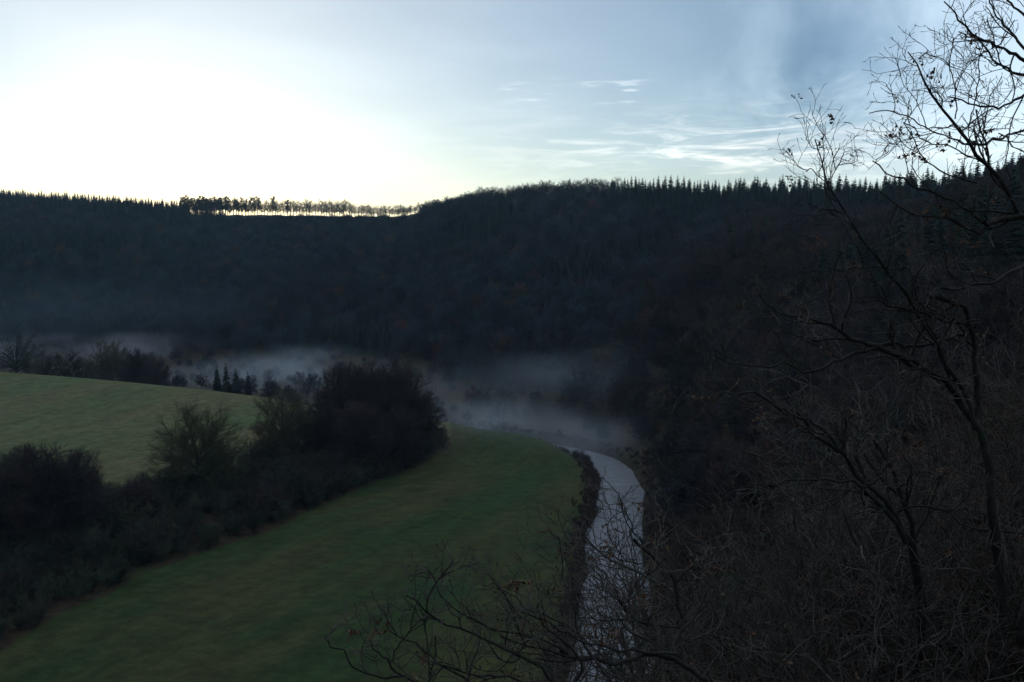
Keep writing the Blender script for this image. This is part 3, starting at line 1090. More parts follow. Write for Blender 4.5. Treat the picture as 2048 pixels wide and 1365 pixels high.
sc[flat] *= np.where((gy[flat] < 300) & (pxs[flat] > 1190), rng.uniform(0.6, 0.95, flat.sum()), rng.uniform(0.3, 0.6, flat.sum()))
# trees stay below the open brow under the backlit row
brow = P(1024, 431, 1000.0)
lim = 55 + (brow[2] - 55) / 1000.0 * gy - tz
lm = (pxs > 385) & (pxs < 835)
lm &= ~((pxs < 470) & (rng.random(len(gx)) < (480 - pxs) / 110))
sc = np.where(lm, np.minimum(sc, np.maximum(lim - 0.5 + rng.uniform(-1, 1.6, len(gx)) + 2.6 * (rng.random(len(gx)) < 0.3), 0.8) / 10.0), sc)
forest_object('forest', np.stack([gx, gy, tz - 0.3], 1), rng.random(len(gx)) * 6.28, sc, idx, FS, 'dark leafless woodland with patches of conifers covering the valley sides')
print('forest trees', len(gx))

# riverside strip of rough growth
t_ = rng.random(4200)
k_ = (t_ * (len(RIV) - 1)).astype(int)
sgn = np.where(rng.random(4200) < 0.6, -1.0, 1.0)
off = (5.2 + rng.random(4200) ** 1.5 * 3.6) * sgn
bp = RIV[k_] + Nn[k_] * off[:, None] + rng.normal(size=(4200, 2)) * 0.5
tzb = terrain(bp[:, 0], bp[:, 1])
okb = (bp[:, 1] > 75) & (tzb[2] > 4.8) & (tzb[2] < 11) & (bp[:, 1] < 300)
bp = bp[okb]
BS = [merged(build_parts(shrub(s, 10.0, 0.6, tw=0.09), [4, 3, 3, 3, 1]), M_trunkfar, M_brown, 'bank_plant') for s in (101, 102)]
forest_object('bank_scrub', np.column_stack([bp, terrain(bp[:, 0], bp[:, 1])[0] - 0.1]), rng.random(len(bp)) * 6.28, rng.uniform(0.03, 0.13, len(bp)) * np.where(rng.random(len(bp)) < 0.06, 1.9, 1.0), rng.integers(0, 2, len(bp)), BS, 'low brown scrub and dead stalks along both river banks')
# undergrowth filling the hedge bank
ux = rng.uniform(-140, 0, 5000)
uy = rng.uniform(80, 262, 5000)
tu_ = terrain(ux, uy)
upx = 1024 + F * ux / uy
okb = (tu_[1] < 0.25) & (tu_[2] > 14) & (tu_[4] < 0.3) & (upx < 890) & (upx > -300) & (uy < 250)
bp = np.column_stack([ux, uy, tu_[0] - 0.2])[okb][:1500]
BS = [merged(build_parts(shrub(s, 10.0, 0.8, tw=0.04), [4, 3, 3, 3, 1]), M_trunkfar, M_shrub, 'bank_plant') for s in (103, 104)]
forest_object('undergrowth', bp, rng.random(len(bp)) * 6.28, rng.uniform(0.2, 0.5, len(bp)), rng.integers(0, 2, len(bp)), BS, 'dense dark brambles filling the bank below the hedge trees')

# ------------------------------------------------------------------ foreground trees
def resample(pts, n):
    pts = np.asarray(pts, float)
    c = catmull(pts, 6)
    s = np.concatenate([[0], np.cumsum(np.linalg.norm(np.diff(c, axis=0), axis=1))])
    u = np.linspace(0, s[-1], n)
    return np.stack([np.interp(u, s, c[:, k]) for k in range(3)], 1), s[-1]


def zoom(z, pts):
    ox, oy, k = z
    return [(ox + a * k, oy + b * k) for a, b in pts]


Z3 = (1200, 200, 0.4175)
Z7 = (1500, 0, 0.3663)
Z6 = (1300, 700, 0.4873)
Z5 = (500, 650, 0.5239)
ZA = (1600, 350, 0.2198)
ZB = (1600, 650, 0.2198)
ZC = (1150, 1050, 0.2441)
ZE = (600, 1080, 0.2930)


def leaf_geo(rng, c, size):
    """one curled lobed oak leaf hanging from c"""
    out = [(0, 0), (0.12, 0.10), (0.24, 0.06), (0.38, 0.20), (0.48, 0.10), (0.62, 0.24), (0.72, 0.12), (0.84, 0.17), (1.0, 0.0)]
    pts = [(a, b) for a, b in out] + [(a, -b) for a, b in out[-2:0:-1]]
    d = norm(np.array([rng.normal() * 0.7, rng.normal() * 0.7, -0.6 + rng.normal() * 0.5]))
    s = norm(np.cross(d, rng.normal(size=3)))
    nn = np.cross(d, s)
    cu = rng.uniform(-1.0, 1.0)
    fo = rng.uniform(0.5, 1.8)
    V = []
    for a, b in pts:
        V.append(c + size * (d * a + s * b + nn * (cu * a * a * 0.5 + fo * abs(b))))
    mid = [c + size * (d * a + nn * cu * a * a * 0.5) for a in (0.25, 0.5, 0.75)]
    i0 = len(pts)
    V += mid
    n = len(pts)
    T = []
    for k in range(n):
        a = pts[k][0] * 0.5 + pts[(k + 1) % n][0] * 0.5
        mI = i0 + (0 if a < 0.37 else 1 if a < 0.62 else 2)
        T.append([k, (k + 1) % n, mI])
    T += [[2, 3, i0], [i0, i0 + 1, 3]]
    return np.array(V), np.array(T)


def near_tree(name, label, cat, base, trunk, limbs, seed, dens=1.0, tip_r=0.0017, leaves=12, leaf_px=(), tl=1.0,
              mats=(M_fg, M_fgt, M_leaf), group=None, levels=3, leaf_size=0.065):
    """limbs: (points[(px,py)] from thick end to tip, depth at start, depth at tip, r0, r1, twig density)"""
    rng = np.random.default_rng(seed)
    bx = np.array(base, float)
    root = empty(name, tuple(bx), label, cat, group)
    tr = Acc()
    for pts, r0, r1 in trunk:
        p, L = resample(pts, 14)
        p[1:-1] += rng.normal(size=(12, 3)) * L * 0.004
        r = np.linspace(r0, r1, 14) * (1 + rng.normal(size=14) * 0.05)
        tr.add(*tubes((p - bx)[None], r[None], 10))
    tr.build('trunk', mats[0], smooth=True, parent=root)
    cr = Acc()
    ends = []
    for pts, d0, d1, r0, r1, td in limbs:
        n = 16
        ds = np.linspace(d0, d1, len(pts))
        w = [P(a, b, d) for (a, b), d in zip(pts, ds)]
        p, L = resample(w, n)
        p[1:-1] += rng.normal(size=(n - 2, 3)) * min(L * 0.006, 0.022)
        r = (r0 * 0.72 + (r1 - r0 * 0.72) * np.linspace(0, 1, n) ** 0.8) * (1 + rng.normal(size=n) * 0.07)
        r = np.maximum(r, 0.0026)
        cr.add(*tubes((p - bx)[None], r[None], 7))
        k1 = max(2, int(L * 5.0 * td * dens))
        C1, R1 = grow(rng, p[None], r[None], k=k1, t0=0.12, t1=0.99, L=0.55 * tl, ang=0.85, up=0.26, jit=0.22, n=9, rr=0.55, rmin=tip_r * 1.7, shape=0.68, tip=0.55)
        cr.add(*tubes(C1 - bx, R1, 4))
        C2, R2 = grow(rng, C1, R1, k=4, t0=0.15, t1=0.97, L=0.26 * tl, ang=0.85, up=0.25, jit=0.22, n=7, rr=0.7, rmin=tip_r * 1.25, shape=0.3, tip=0.7)
        cr.add(*tubes(C2 - bx, R2, 3), mi=1)
        ends.append(C2[:, -1])
        if levels > 2:
            C3, R3 = grow(rng, C2, R2, k=3, t0=0.2, t1=0.98, L=0.11 * tl, ang=0.9, up=0.2, jit=0.2, n=6, rr=0.8, rmin=tip_r, shape=0.2, tip=0.8)
            bud = np.array([1.0, 0.85, 0.8, 0.85, 1.7, 0.3])
            cr.add(*tubes(C3 - bx, R3 * bud[None], 3), mi=1)
            ends.append(C3[:, -1])
    cr.build('crown', mats=[mats[0], mats[1]], smooth=True, parent=root)
    E_ = np.concatenate(ends)
    if leaves or leaf_px:
        lf = Acc()
        for q in rng.integers(0, len(E_), leaves):
            for _ in range(int(rng.integers(1, 4))):
                lf.add(*[a for a in (leaf_geo(rng, E_[q] - bx + rng.normal(size=3) * 0.012, leaf_size * rng.uniform(0.7, 1.3)))][:1], T=leaf_geo(rng, E_[q], 1.0)[1])
        for (a, b, d, k) in leaf_px:
            for _ in range(k):
                c = P(a, b, d) + rng.normal(size=3) * 0.015
                v, t = leaf_geo(rng, c - bx, leaf_size * rng.uniform(0.8, 1.3))
                lf.add(v, T=t)
        lf.build('dry_leaves', mats[2], parent=root)
    return root


def gnd(x, y, dz=-0.15):
    return np.array([x, y, gz(x, y) + dz])


# --- tree standing just right of the view; its limbs reach in at the top right
b = gnd(4.9, 6.0)
near_tree('oak_tree', 'tall bare oak rising at the right edge, its fine twigs against the pale sky', 'tree', b,
          [([b, P(2380, 1200, 6.0), P(2300, 700, 6.0), P(2180, 540, 6.0), P(2060, 430, 6.0)], 0.11, 0.032)],
          [
              (zoom(Z7, [(1640, 1190), (1480, 1180), (1450, 1130), (1420, 1080), (1390, 1010), (1340, 950), (1290, 900), (1240, 850), (1200, 790), (1150, 715), (1110, 650), (1050, 590), (990, 500), (930, 400), (900, 320), (862, 285)]), 6.0, 5.7, 0.030, 0.004, 0.75),
              (zoom(Z7, [(1200, 790), (1130, 765), (1060, 740), (1000, 720), (930, 680), (860, 635), (760, 608), (650, 620)]), 5.85, 5.6, 0.009, 0.003, 0.55),
              (zoom(Z7, [(1150, 715), (1190, 690), (1225, 580), (1240, 460), (1250, 330), (1270, 230)]), 5.8, 6.2, 0.007, 0.003, 0.6),
              (zoom(Z7, [(1120, 650), (1130, 580), (1115, 460), (1095, 350), (1110, 210)]), 5.8, 5.5, 0.006, 0.003, 0.7),
              (zoom(Z7, [(1200, 790), (1300, 780), (1380, 745), (1450, 720), (1560, 710)]), 5.8, 6.6, 0.012, 0.007, 0.7),
              (zoom(Z7, [(1560, 360), (1450, 310), (1390, 265), (1330, 240), (1260, 215), (1180, 150), (1110, 60), (1060, 10)]), 6.4, 6.0, 0.020, 0.004, 0.8),
              (zoom(Z7, [(1560, 440), (1470, 410), (1400, 375), (1330, 330), (1250, 225), (1190, 195), (1140, 175)]), 6.6, 6.2, 0.016, 0.004, 0.8),
              (zoom(Z7, [(1570, 500), (1490, 525), (1420, 560), (1350, 590), (1270, 580), (1200, 560), (1080, 530)]), 6.2, 5.8, 0.015, 0.004, 0.75),
              (zoom(Z7, [(1560, 300), (1500, 270), (1440, 200), (1380, 130), (1330, 60), (1300, -40)]), 6.4, 6.8, 0.016, 0.004, 0.8),
              (zoom(Z7, [(1600, 200), (1530, 120), (1470, 60), (1400, 0), (1350, -60)]), 6.6, 6.9, 0.016, 0.006, 0.9),
              (zoom(Z7, [(1290, 900), (1180, 850), (1090, 800), (960, 775), (900, 700), (835, 672)]), 5.9, 5.6, 0.008, 0.003, 0.6),
              (zoom(Z7, [(1240, 1000), (1100, 960), (1000, 905), (940, 860), (890, 760), (840, 670)]), 5.9, 5.5, 0.008, 0.003, 0.5),
              (zoom(Z7, [(1640, 1180), (1496, 1180), (1430, 1190), (1360, 1205), (1300, 1230), (1250, 1280)]), 6.0, 5.9, 0.030, 0.016, 0.5),
              (zoom(Z7, [(1300, 1230), (1240, 1180), (1150, 1130), (1060, 1080), (960, 1040), (880, 1010), (800, 970), (730, 930), (670, 880)]), 5.9, 5.6, 0.014, 0.004, 0.6),
              (zoom(Z7, [(1250, 1280), (1180, 1240), (1110, 1200), (1050, 1190), (960, 1185), (860, 1160), (800, 1120), (710, 1050)]), 5.9, 5.7, 0.014, 0.004, 0.45),
              (zoom(ZA, [(2140, 550), (2038, 575), (1900, 605), (1750, 615), (1600, 630), (1450, 650), (1300, 670)]), 6.2, 6.0, 0.010, 0.004, 0.6),
          ], 1, dens=1.45, leaves=16, leaf_px=[(1797, 252, 5.6, 2), (1827, 268, 5.6, 2), (1830, 285, 5.6, 1), (1873, 136, 5.5, 2), (1880, 148, 5.5, 1), (1820, 312, 5.5, 3), (1833, 318, 5.5, 1), (1943, 97, 5.8, 1), (1967, 103, 5.8, 1), (1915, 193, 5.8, 2), (1898, 425, 5.7, 1), (1872, 405, 5.7, 1)])

# --- forked tree in the middle of the right-hand thicket
b = gnd(3.75, 6.6)
near_tree('oak_tree', 'bare oak in the thicket whose long straight limb points up left to the spruces', 'tree', b,
          [([b, P(2000, 1250, 6.6)] + [P(a, c, 6.5) for a, c in zoom(Z6, [(1420, 700), (1390, 640), (1380, 560), (1390, 450), (1360, 360), (1330, 300), (1300, 250), (1260, 200)])], 0.050, 0.027)],
          [
              (zoom(Z6, [(1270, 210), (1220, 150), (1160, 100), (1080, 60), (1000, 20)]) + zoom(Z3, [(1540, 1270), (1480, 1245), (1400, 1210), (1330, 1180)]), 6.5, 6.2, 0.036, 0.019, 0.7),
              (zoom(Z3, [(1330, 1180), (1250, 1160), (1180, 1130), (1110, 1080), (1060, 1065), (1010, 1045), (950, 1035), (870, 1020), (800, 985), (760, 930)]), 6.2, 5.9, 0.028, 0.004, 1.2),
              (zoom(Z3, [(1320, 1185), (1240, 1210), (1180, 1225), (1120, 1260), (1080, 1290), (990, 1310), (920, 1280), (860, 1260), (800, 1275), (710, 1275), (620, 1265), (550, 1220)]), 6.2, 5.8, 0.020, 0.004, 0.5),
              (zoom(Z3, [(1330, 1180), (1400, 1172), (1480, 1178), (1560, 1170), (1640, 1150), (1700, 1130), (1770, 1120)]), 6.2, 6.8, 0.018, 0.014, 0.5),
              ([(1948, 846), (1934, 800)] + zoom(Z3, [(1700, 1310), (1640, 1200), (1590, 1120), (1540, 1040), (1500, 970), (1450, 920), (1400, 860), (1350, 790), (1300, 725), (1240, 660), (1210, 610), (1165, 545), (1140, 480), (1105, 430), (1075, 375), (1070, 330), (1055, 290), (1050, 245), (1030, 190)]), 6.4, 5.9, 0.026, 0.0035, 0.5),
              (zoom(Z3, [(1100, 400), (1120, 350), (1150, 300), (1170, 250)]), 5.9, 5.9, 0.005, 0.003, 0.6),
              (zoom(Z3, [(1075, 390), (1040, 360), (1010, 330), (985, 345)]), 5.9, 5.9, 0.004, 0.003, 0.6),
              (zoom(Z3, [(1165, 545), (1120, 530), (1060, 525)]), 5.9, 5.8, 0.008, 0.004, 1.0),
              (zoom(ZA, [(740, 840), (650, 840), (580, 850), (460, 850), (400, 880), (340, 870), (270, 835), (180, 865), (90, 870), (20, 830)]), 6.1, 5.7, 0.010, 0.003, 0.5),
              (zoom(ZA, [(1360, 1340), (1260, 1300), (1180, 1285), (1080, 1240), (1000, 1220), (900, 1205), (830, 1200), (740, 1160), (640, 1140), (480, 1160)]), 6.5, 6.1, 0.020, 0.004, 0.6),
              (zoom(ZA, [(830, 1200), (780, 1120), (750, 1040), (690, 990), (600, 930)]), 6.2, 6.0, 0.008, 0.003, 0.8),
              (zoom(ZA, [(2130, 800), (2038, 845), (1900, 900), (1800, 950), (1700, 980), (1600, 1000), (1500, 1020), (1400, 1050), (1300, 1035), (1220, 1000), (1100, 965)]), 7.0, 6.4, 0.026, 0.006, 0.7),
              ([(1948, 860), (1952, 780), (1948, 700)] + zoom(ZA, [(1560, 1365), (1520, 1260), (1470, 1190), (1400, 1170), (1330, 1150), (1250, 1120), (1160, 1105)]), 6.8, 6.5, 0.030, 0.018, 0.4),
          ], 2, leaves=34, tl=1.1, leaf_px=[(1640, 475, 5.9, 3), (1648, 478, 5.9, 2), (1690, 378, 5.9, 1), (1820, 500, 6.1, 2), (1870, 405, 6.0, 2), (1930, 480, 6.2, 4), (1965, 530, 6.2, 2), (1812, 902, 6.0, 3), (1850, 884, 6.0, 3)], dens=1.7)

# --- many-stemmed tree below it
b = gnd(3.1, 7.2)
near_tree('oak_tree', 'many stemmed bare oak with black limbs fanning up left over the brown slope', 'tree', b,
          [([b, P(1840, 1280, 7.0), P(1830, 1150, 6.9), P(1822, 1080, 6.8)], 0.07, 0.035)],
          [
              (zoom(Z6, [(1080, 800), (1030, 750), (1000, 670), (940, 600), (880, 540), (840, 470), (790, 420), (740, 380), (680, 340), (620, 290), (560, 250), (480, 220), (430, 175), (390, 160), (340, 195), (270, 160), (190, 120)]), 6.8, 6.2, 0.045, 0.004, 0.6),
              (zoom(Z6, [(800, 430), (760, 390), (730, 340), (650, 290), (590, 250), (560, 200)]), 6.6, 6.5, 0.022, 0.005, 0.7),
              (zoom(Z6, [(1050, 790), (1010, 720), (960, 650), (900, 590), (850, 550), (780, 530), (700, 525), (620, 530), (540, 545), (470, 555), (400, 550)]), 6.7, 6.2, 0.030, 0.004, 0.8),
              (zoom(Z6, [(1080, 780), (1070, 700), (1030, 600), (1010, 520), (970, 440), (930, 380), (870, 330)]), 6.9, 6.9, 0.032, 0.008, 0.7),
              (zoom(Z6, [(1020, 600), (940, 520), (880, 430), (850, 370), (800, 330)]), 6.9, 7.1, 0.020, 0.006, 0.8),
              (zoom(Z6, [(480, 215), (410, 240), (340, 275), (250, 292)]), 6.3, 6.2, 0.008, 0.003, 0.7),
              (zoom(Z6, [(850, 550), (780, 600), (700, 630), (620, 660)]), 6.5, 6.3, 0.012, 0.004, 0.9),
              (zoom(Z6, [(1080, 800), (1120, 700), (1180, 640), (1250, 560), (1330, 520)]), 6.9, 7.3, 0.02, 0.006, 0.9),
              (zoom(Z6, [(1000, 670), (1100, 640), (1200, 660), (1300, 720), (1400, 740), (1535, 755)]), 6.8, 6.5, 0.014, 0.008, 0.8),
          ], 3, leaves=36, dens=1.7)

# --- limbs crossing the river at the bottom
b = gnd(2.6, 5.3)
near_tree('oak_tree', 'bare oak with a bent bough crossing the river at the bottom', 'tree', b,
          [([b, P(1700, 1480, 5.2), P(1560, 1420, 5.1), P(1420, 1370, 5.0)], 0.08, 0.034)],
          [
              (zoom(ZC, [(1100, 1290), (960, 1190), (840, 1120), (720, 1080), (600, 1060), (540, 1100), (430, 1115), (330, 1120), (200, 1110), (100, 1080), (0, 1075), (-120, 1040)]), 5.0, 4.7, 0.024, 0.010, 1.0),
              (zoom(ZC, [(840, 1060), (700, 1060), (560, 1050), (400, 1030), (250, 1000), (120, 970), (0, 930), (-150, 850), (-330, 760), (-520, 700)]), 4.9, 4.6, 0.014, 0.004, 0.8),
              (zoom(ZC, [(600, 830), (520, 790), (440, 720), (380, 650), (350, 560), (290, 480), (250, 430)]), 5.2, 5.1, 0.012, 0.003, 1.5),
              (zoom(ZC, [(850, 840), (700, 830), (600, 800), (400, 780), (250, 790), (120, 760), (0, 780)]), 5.2, 5.0, 0.010, 0.003, 1.4),
              (zoom(ZC, [(880, 760), (840, 640), (830, 520), (790, 400), (700, 320), (600, 230), (540, 180), (480, 120)]), 5.4, 5.4, 0.022, 0.012, 0.3),
              (zoom(ZC, [(560, 190), (540, 110), (470, 60), (430, 0)]), 5.4, 5.4, 0.006, 0.003, 0.6),
              (zoom(ZC, [(560, 200), (555, 320), (440, 300), (340, 280), (285, 235), (180, 200), (110, 130), (50, 60)]), 5.4, 5.2, 0.006, 0.003, 0.4),
              (zoom(ZC, [(820, 990), (880, 860), (960, 780), (1020, 680), (1060, 600), (1110, 490)]), 4.8, 5.0, 0.013, 0.005, 0.8),
              (zoom(ZC, [(920, 1060), (960, 950), (1060, 900), (1150, 850), (1220, 780)]), 4.7, 4.9, 0.009, 0.004, 0.8),
              (zoom(ZC, [(400, 650), (480, 590), (540, 500), (600, 390), (620, 300)]), 5.1, 5.2, 0.006, 0.003, 1.0),
              (zoom(ZC, [(0, 1290), (60, 1180), (20, 1080), (-60, 980), (-160, 900), (-260, 820)]), 4.6, 4.5, 0.016, 0.005, 1.0),
              (zoom(ZC, [(300, 1290), (220, 1180), (140, 1080), (60, 960), (0, 820), (20, 640)]), 4.6, 4.8, 0.014, 0.004, 1.2),
          ], 4, leaves=26, leaf_px=[(1218, 1092, 5.2, 4), (1225, 1088, 5.2, 2), (1292, 1180, 5.0, 3), (1222, 1268, 4.8, 3)], dens=0.7, tl=0.9, tip_r=0.0024)

# --- low branches over the meadow at the bottom
b = gnd(0.55, 4.6)
near_tree('oak_tree', 'low bare oak at the bottom edge reaching its twigs out over the dark meadow', 'tree', b,
          [([b, P(1230, 1560, 4.6), P(1200, 1450, 4.6), P(1130, 1380, 4.6)], 0.06, 0.02)],
          [
              (zoom(ZE, [(1820, 1060), (1740, 970), (1640, 890), (1520, 810), (1400, 745), (1290, 690), (1200, 640), (1130, 600), (1050, 600), (960, 555), (900, 510), (860, 480), (780, 410), (720, 380)]), 4.6, 4.3, 0.016, 0.004, 0.55),
              (zoom(ZE, [(870, 490), (865, 420), (880, 370), (940, 280), (1000, 210), (1040, 150)]), 4.3, 4.3, 0.006, 0.003, 0.5),
              (zoom(ZE, [(1000, 1100), (880, 1010), (780, 970), (700, 930), (640, 890), (610, 840), (560, 790), (500, 750)]), 4.5, 4.2, 0.012, 0.004, 0.8),
              (zoom(ZE, [(690, 935), (600, 945), (520, 930), (440, 900), (370, 870), (310, 800), (290, 745), (220, 740), (170, 660)]), 4.4, 4.2, 0.009, 0.003, 0.7),
              (zoom(ZE, [(620, 840), (650, 760), (700, 690), (760, 610), (820, 550), (870, 530)]), 4.3, 4.4, 0.006, 0.003, 0.8),
              (zoom(ZE, [(1250, 1060), (1080, 920), (960, 850), (880, 790), (800, 720), (700, 670), (590, 600)]), 4.5, 4.3, 0.009, 0.003, 0.9),
              (zoom(ZE, [(2100, 810), (1950, 810), (1830, 790), (1700, 760), (1560, 730), (1370, 660)]), 4.8, 4.5, 0.012, 0.004, 0.9),
              (zoom(ZE, [(1830, 780), (1700, 700), (1500, 640), (1340, 610), (1200, 550), (1110, 510), (1040, 460), (950, 370)]), 4.7, 4.4, 0.009, 0.003, 0.7),
              (zoom(ZE, [(1500, 640), (1460, 520), (1420, 420), (1380, 350), (1320, 290)]), 4.6, 4.6, 0.006, 0.003, 0.8),
              (zoom(ZE, [(1900, 640), (1780, 570), (1660, 510), (1570, 480), (1500, 480)]), 4.9, 4.8, 0.007, 0.003, 0.9),
              (zoom(ZE, [(1900, 520), (1870, 330), (1840, 200), (1800, 120)]), 4.9, 5.0, 0.005, 0.003, 0.6),
              (zoom(ZE, [(1700, 1100), (1500, 960), (1350, 930), (1150, 920), (1000, 870), (890, 850)]), 4.6, 4.4, 0.012, 0.004, 1.0),
              (zoom(ZE, [(870, 1100), (880, 950), (920, 800), (925, 660)]), 4.5, 4.4, 0.010, 0.003, 0.6),
          ], 5, leaves=10, dens=1.3, tl=0.78, tip_r=0.0024)


# --- scrub thicket on the slope at the lower right
def scrub(seed, H, dens=1.0):
    k = lambda a: max(2, int(round(a * dens)))
    return tree_levels(seed, H, [
        dict(k=k(9), t0=0.0, t1=0.8, L=H * 0.8, ang=0.8, up=0.35, jit=0.13, n=11, rr=0.75, rmin=0.008, shape=0.3, tip=0.3),
        dict(k=k(8), t0=0.12, t1=0.97, L=H * 0.30, ang=0.85, up=0.2, jit=0.22, n=8, rr=0.5, rmin=0.0042, shape=0.3, tip=0.6),
        dict(k=k(6), t0=0.12, t1=0.97, L=H * 0.13, ang=0.85, up=0.12, jit=0.22, n=6, rr=0.6, rmin=0.003, shape=0.3, tip=0.7),
        dict(k=k(4), t0=0.1, t1=1.0, L=H * 0.06, ang=0.85, up=0.1, jit=0.2, n=4, rr=0.8, rmin=0.0026, shape=0.2, tip=0.8),
    ], H * 0.016, trunk_top=0.7, lean=0.12)


def scrub_src(seed, H, tm, cm, leafm, nl):
    lv = scrub(seed, H)
    tr, cr = build_parts(lv, [7, 5, 4, 3, 3])
    rng = np.random.default_rng(seed)
    lf = Acc()
    tips = lv[3][0][:, -1]
    for q in rng.integers(0, len(tips), nl):
        v, t = leaf_geo(rng, tips[q], 0.06 * rng.uniform(0.7, 1.3))
        lf.add(v, T=t)
    return tr, cr, lf, tm, cm, leafm


SC = [scrub_src(201, 3.2, M_fg, M_fgw, M_leaf, 40), scrub_src(202, 3.6, M_fg, M_fgt, M_leaf, 50), scrub_src(203, 2.8, M_fg, M_fgw, M_leaf, 60), scrub_src(204, 2.6, M_fg, M_fgt, M_pink, 420)]
sroots = {}


def put_scrub(i, px, dep, sc_, label, group=None, name='bare_bush'):
    x, y = at_px(px, dep)
    loc = (x, y, gz(x, y) - 0.1)
    if i not in sroots:
        tr, cr, lf, tm, cm, lm = SC[i]
        r = empty(name, loc, label, 'bush', group, R.random() * 6.28, sc_)
        tr.build('trunk', tm, smooth=True, parent=r)
        cr.build('branches', cm, parent=r)
        lf.build('dry_leaves', lm, parent=r)
        sroots[i] = r
    else:
        r = copy_tree(sroots[i], loc, R.random() * 6.28, sc_, label)
        if group:
            r['group'] = group
    return r


put_scrub(3, 1372, 7.6, 1.0, 'bush with small reddish leaves beside the right river bank bough')
lab = 'leafless tangled bush in the dark thicket on the slope at the lower right'
grp = 'leafless bushes in the lower right thicket'
spots = []
for i in range(52):
    pxx = R.uniform(1440, 2250)
    dep = R.uniform(5.6, 17.0)
    spots.append((pxx, dep))
for i, (pxx, dep) in enumerate(spots):
    x, y = at_px(pxx, dep)
    g = gz(x, y)
    # keep the crown under the line of the thicket seen in the photograph
    top_row = float(np.interp(pxx, [1300, 1400, 1600, 1800, 2048, 2300], [1300, 1240, 1140, 1050, 900, 800]))
    hmax = P(pxx, top_row + R.uniform(0, 160), dep)[2] - g
    s_ = min(hmax / 3.3, 2.6)
    if s_ < 0.5:
        continue
    put_scrub(R.choice([0, 1, 2]), pxx, dep, s_, lab, grp)

for i in range(11):
    pxx = R.uniform(1760, 2330)
    dep = R.uniform(8.5, 16.0)
    x, y = at_px(pxx, dep)
    top_row = float(np.interp(pxx, [1760, 2048, 2300], [960, 700, 640]))
    s_ = min((P(pxx, top_row + R.uniform(0, 80), dep)[2] - gz(x, y)) / 3.3, 3.2)
    if s_ > 0.6:
        put_scrub(R.choice([0, 1]), pxx, dep, s_, 'taller leafless bush behind the tangle at the right edge of the thicket', 'taller leafless bushes at the right edge')

# ------------------------------------------------------------------ mist banks in the valley
def mist_material(name, dens, seed, sc, color=(0.80, 0.90, 1.0), stretch=(1, 1, 1), thr=(0.35, 0.7)):
    m = bpy.data.materials.new(name)
    m.use_nodes = True
    nt = m.node_tree
    nt.nodes.clear()
    N = NT(nt)
    out = N.n('ShaderNodeOutputMaterial')
    pv = N.n('ShaderNodeVolumePrincipled')
    pv.inputs['Color'].default_value = rgb(*color)
    pv.inputs['Anisotropy'].default_value = 0.25
    tc = N.n('ShaderNodeTexCoord')
    ob = tc.outputs['Object']           # unit sphere in object space
    r = N.v('LENGTH', ob)
    fall = N.m('SUBTRACT', 1.0, N.ramp(r, 0.25, 1.0))
    geo = N.n('ShaderNodeNewGeometry')
    mp = N.n('ShaderNodeMapping')
    N.put(mp.inputs[0], geo.outputs['Position'])
    mp.inputs['Location'].default_value = (seed * 13.1, seed * 7.7, 0)
    mp.inputs['Scale'].default_value = stretch
    nz = N.ramp(N.noise(mp.outputs[0], sc, 3.0, 0.55, 0.3), *thr)
    N.put(pv.inputs['Density'], N.m('MULTIPLY', N.m('MULTIPLY', fall, nz), dens))
    nt.links.new(pv.outputs[0], out.inputs['Volume'])
    return m


def mist(center, half, rz, dens, seed, label, **kw):
    u, v = 28, 14
    Vv, Qv = [], []
    rng = np.random.default_rng(seed)
    for a in range(v + 1):
        th = PI * a / v
        for b_ in range(u):
            ph = 2 * PI * b_ / u
            Vv.append((math.sin(th) * math.cos(ph), math.sin(th) * math.sin(ph), math.cos(th)))
    for a in range(v):
        for b_ in range(u):
            Qv.append([a * u + b_, (a + 1) * u + b_, (a + 1) * u + (b_ + 1) % u, a * u + (b_ + 1) % u])
    o = new_mesh('mist', Vv, Qv, mat=mist_material('valley_mist', dens, seed, **kw))
    o.location = center
    o.scale = half
    o.rotation_euler = (0, 0, rz)
    o['kind'] = 'stuff'
    o['label'] = label
    return o


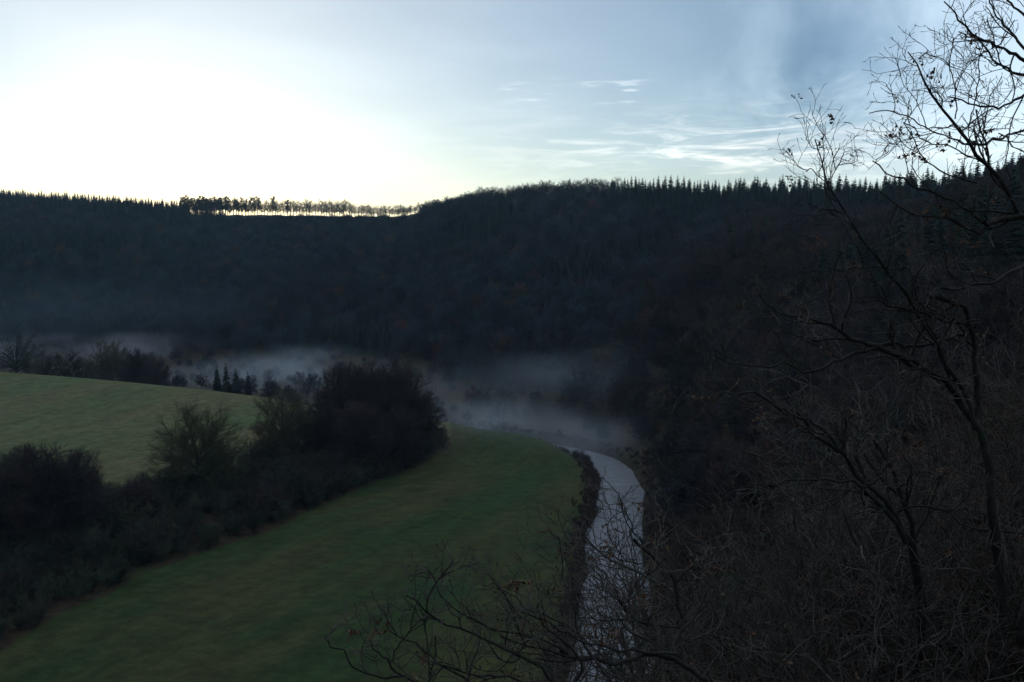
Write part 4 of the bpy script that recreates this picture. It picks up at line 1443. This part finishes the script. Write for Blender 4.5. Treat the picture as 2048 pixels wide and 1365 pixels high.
c = P(590, 750, 350)
mist(c, (48, 34, 14), 0.3, 0.026, 1, 'bright mist bank behind the dark clump', sc=0.030, stretch=(1, 1, 2.2), thr=(0.34, 0.66))
c = P(70, 708, 400)
mist(c, (95, 30, 11), 0.45, 0.026, 2, 'pale mist behind the bushes on the left', sc=0.024, stretch=(1, 1, 1.8), thr=(0.32, 0.62), color=(0.95, 0.92, 1.0))
c = P(400, 765, 345)
mist(c, (75, 30, 10), 0.4, 0.010, 3, 'thin mist behind the field crest', sc=0.03, stretch=(1, 1, 1.8), thr=(0.3, 0.7))
c = P(1000, 860, 248)
mist(c, (46, 40, 9), -0.35, 0.019, 4, 'thin mist drifting over the far end of the meadow', sc=0.030, stretch=(1, 1, 2.0), thr=(0.28, 0.68))
c = P(1060, 785, 290)
mist(c, (95, 40, 15), 0.10, 0.0075, 5, 'wispy veil of mist hanging below the far wood', sc=0.020, stretch=(1, 1, 3.0), thr=(0.28, 0.72))
c = P(1310, 740, 300)
mist(c, (70, 34, 13), 0.15, 0.0075, 6, 'faint mist wisp on the wooded slope', sc=0.020, stretch=(1, 1, 3.0), thr=(0.32, 0.72))
c = P(1170, 870, 240)
mist(c, (38, 30, 10), 0.3, 0.009, 7, 'faint mist over the bend of the river', sc=0.028, stretch=(1, 1, 2.0), thr=(0.3, 0.7))
c = P(40, 650, 440)
mist(c, (190, 70, 30), 0.4, 0.0011, 8, 'faint blue haze low on the left valley side', sc=0.012, stretch=(1, 1, 1.5), thr=(0.2, 0.8), color=(0.6, 0.82, 1.0))

# haze
m = bpy.data.materials.new('haze_air')
m.use_nodes = True
m.node_tree.nodes.clear()
out = m.node_tree.nodes.new('ShaderNodeOutputMaterial')
pv = m.node_tree.nodes.new('ShaderNodeVolumePrincipled')
pv.inputs['Color'].default_value = rgb(0.50, 0.80, 1.0)
pv.inputs['Density'].default_value = 0.00009
pv.inputs['Anisotropy'].default_value = 0.3
m.node_tree.links.new(pv.outputs[0], out.inputs['Volume'])
hb = 9300.0
zb, zt = float(Z.min()) - 1.5, float(max(Z.max() + 30, 160))
hv = [(-hb, -hb, zb), (hb, -hb, zb), (hb, hb, zb), (-hb, hb, zb), (-hb, -hb, zt), (hb, -hb, zt), (hb, hb, zt), (-hb, hb, zt)]
hq = [[0, 3, 2, 1], [4, 5, 6, 7], [0, 1, 5, 4], [1, 2, 6, 5], [2, 3, 7, 6], [3, 0, 4, 7]]
o = new_mesh('haze', hv, hq, mat=m)
o['kind'] = 'stuff'
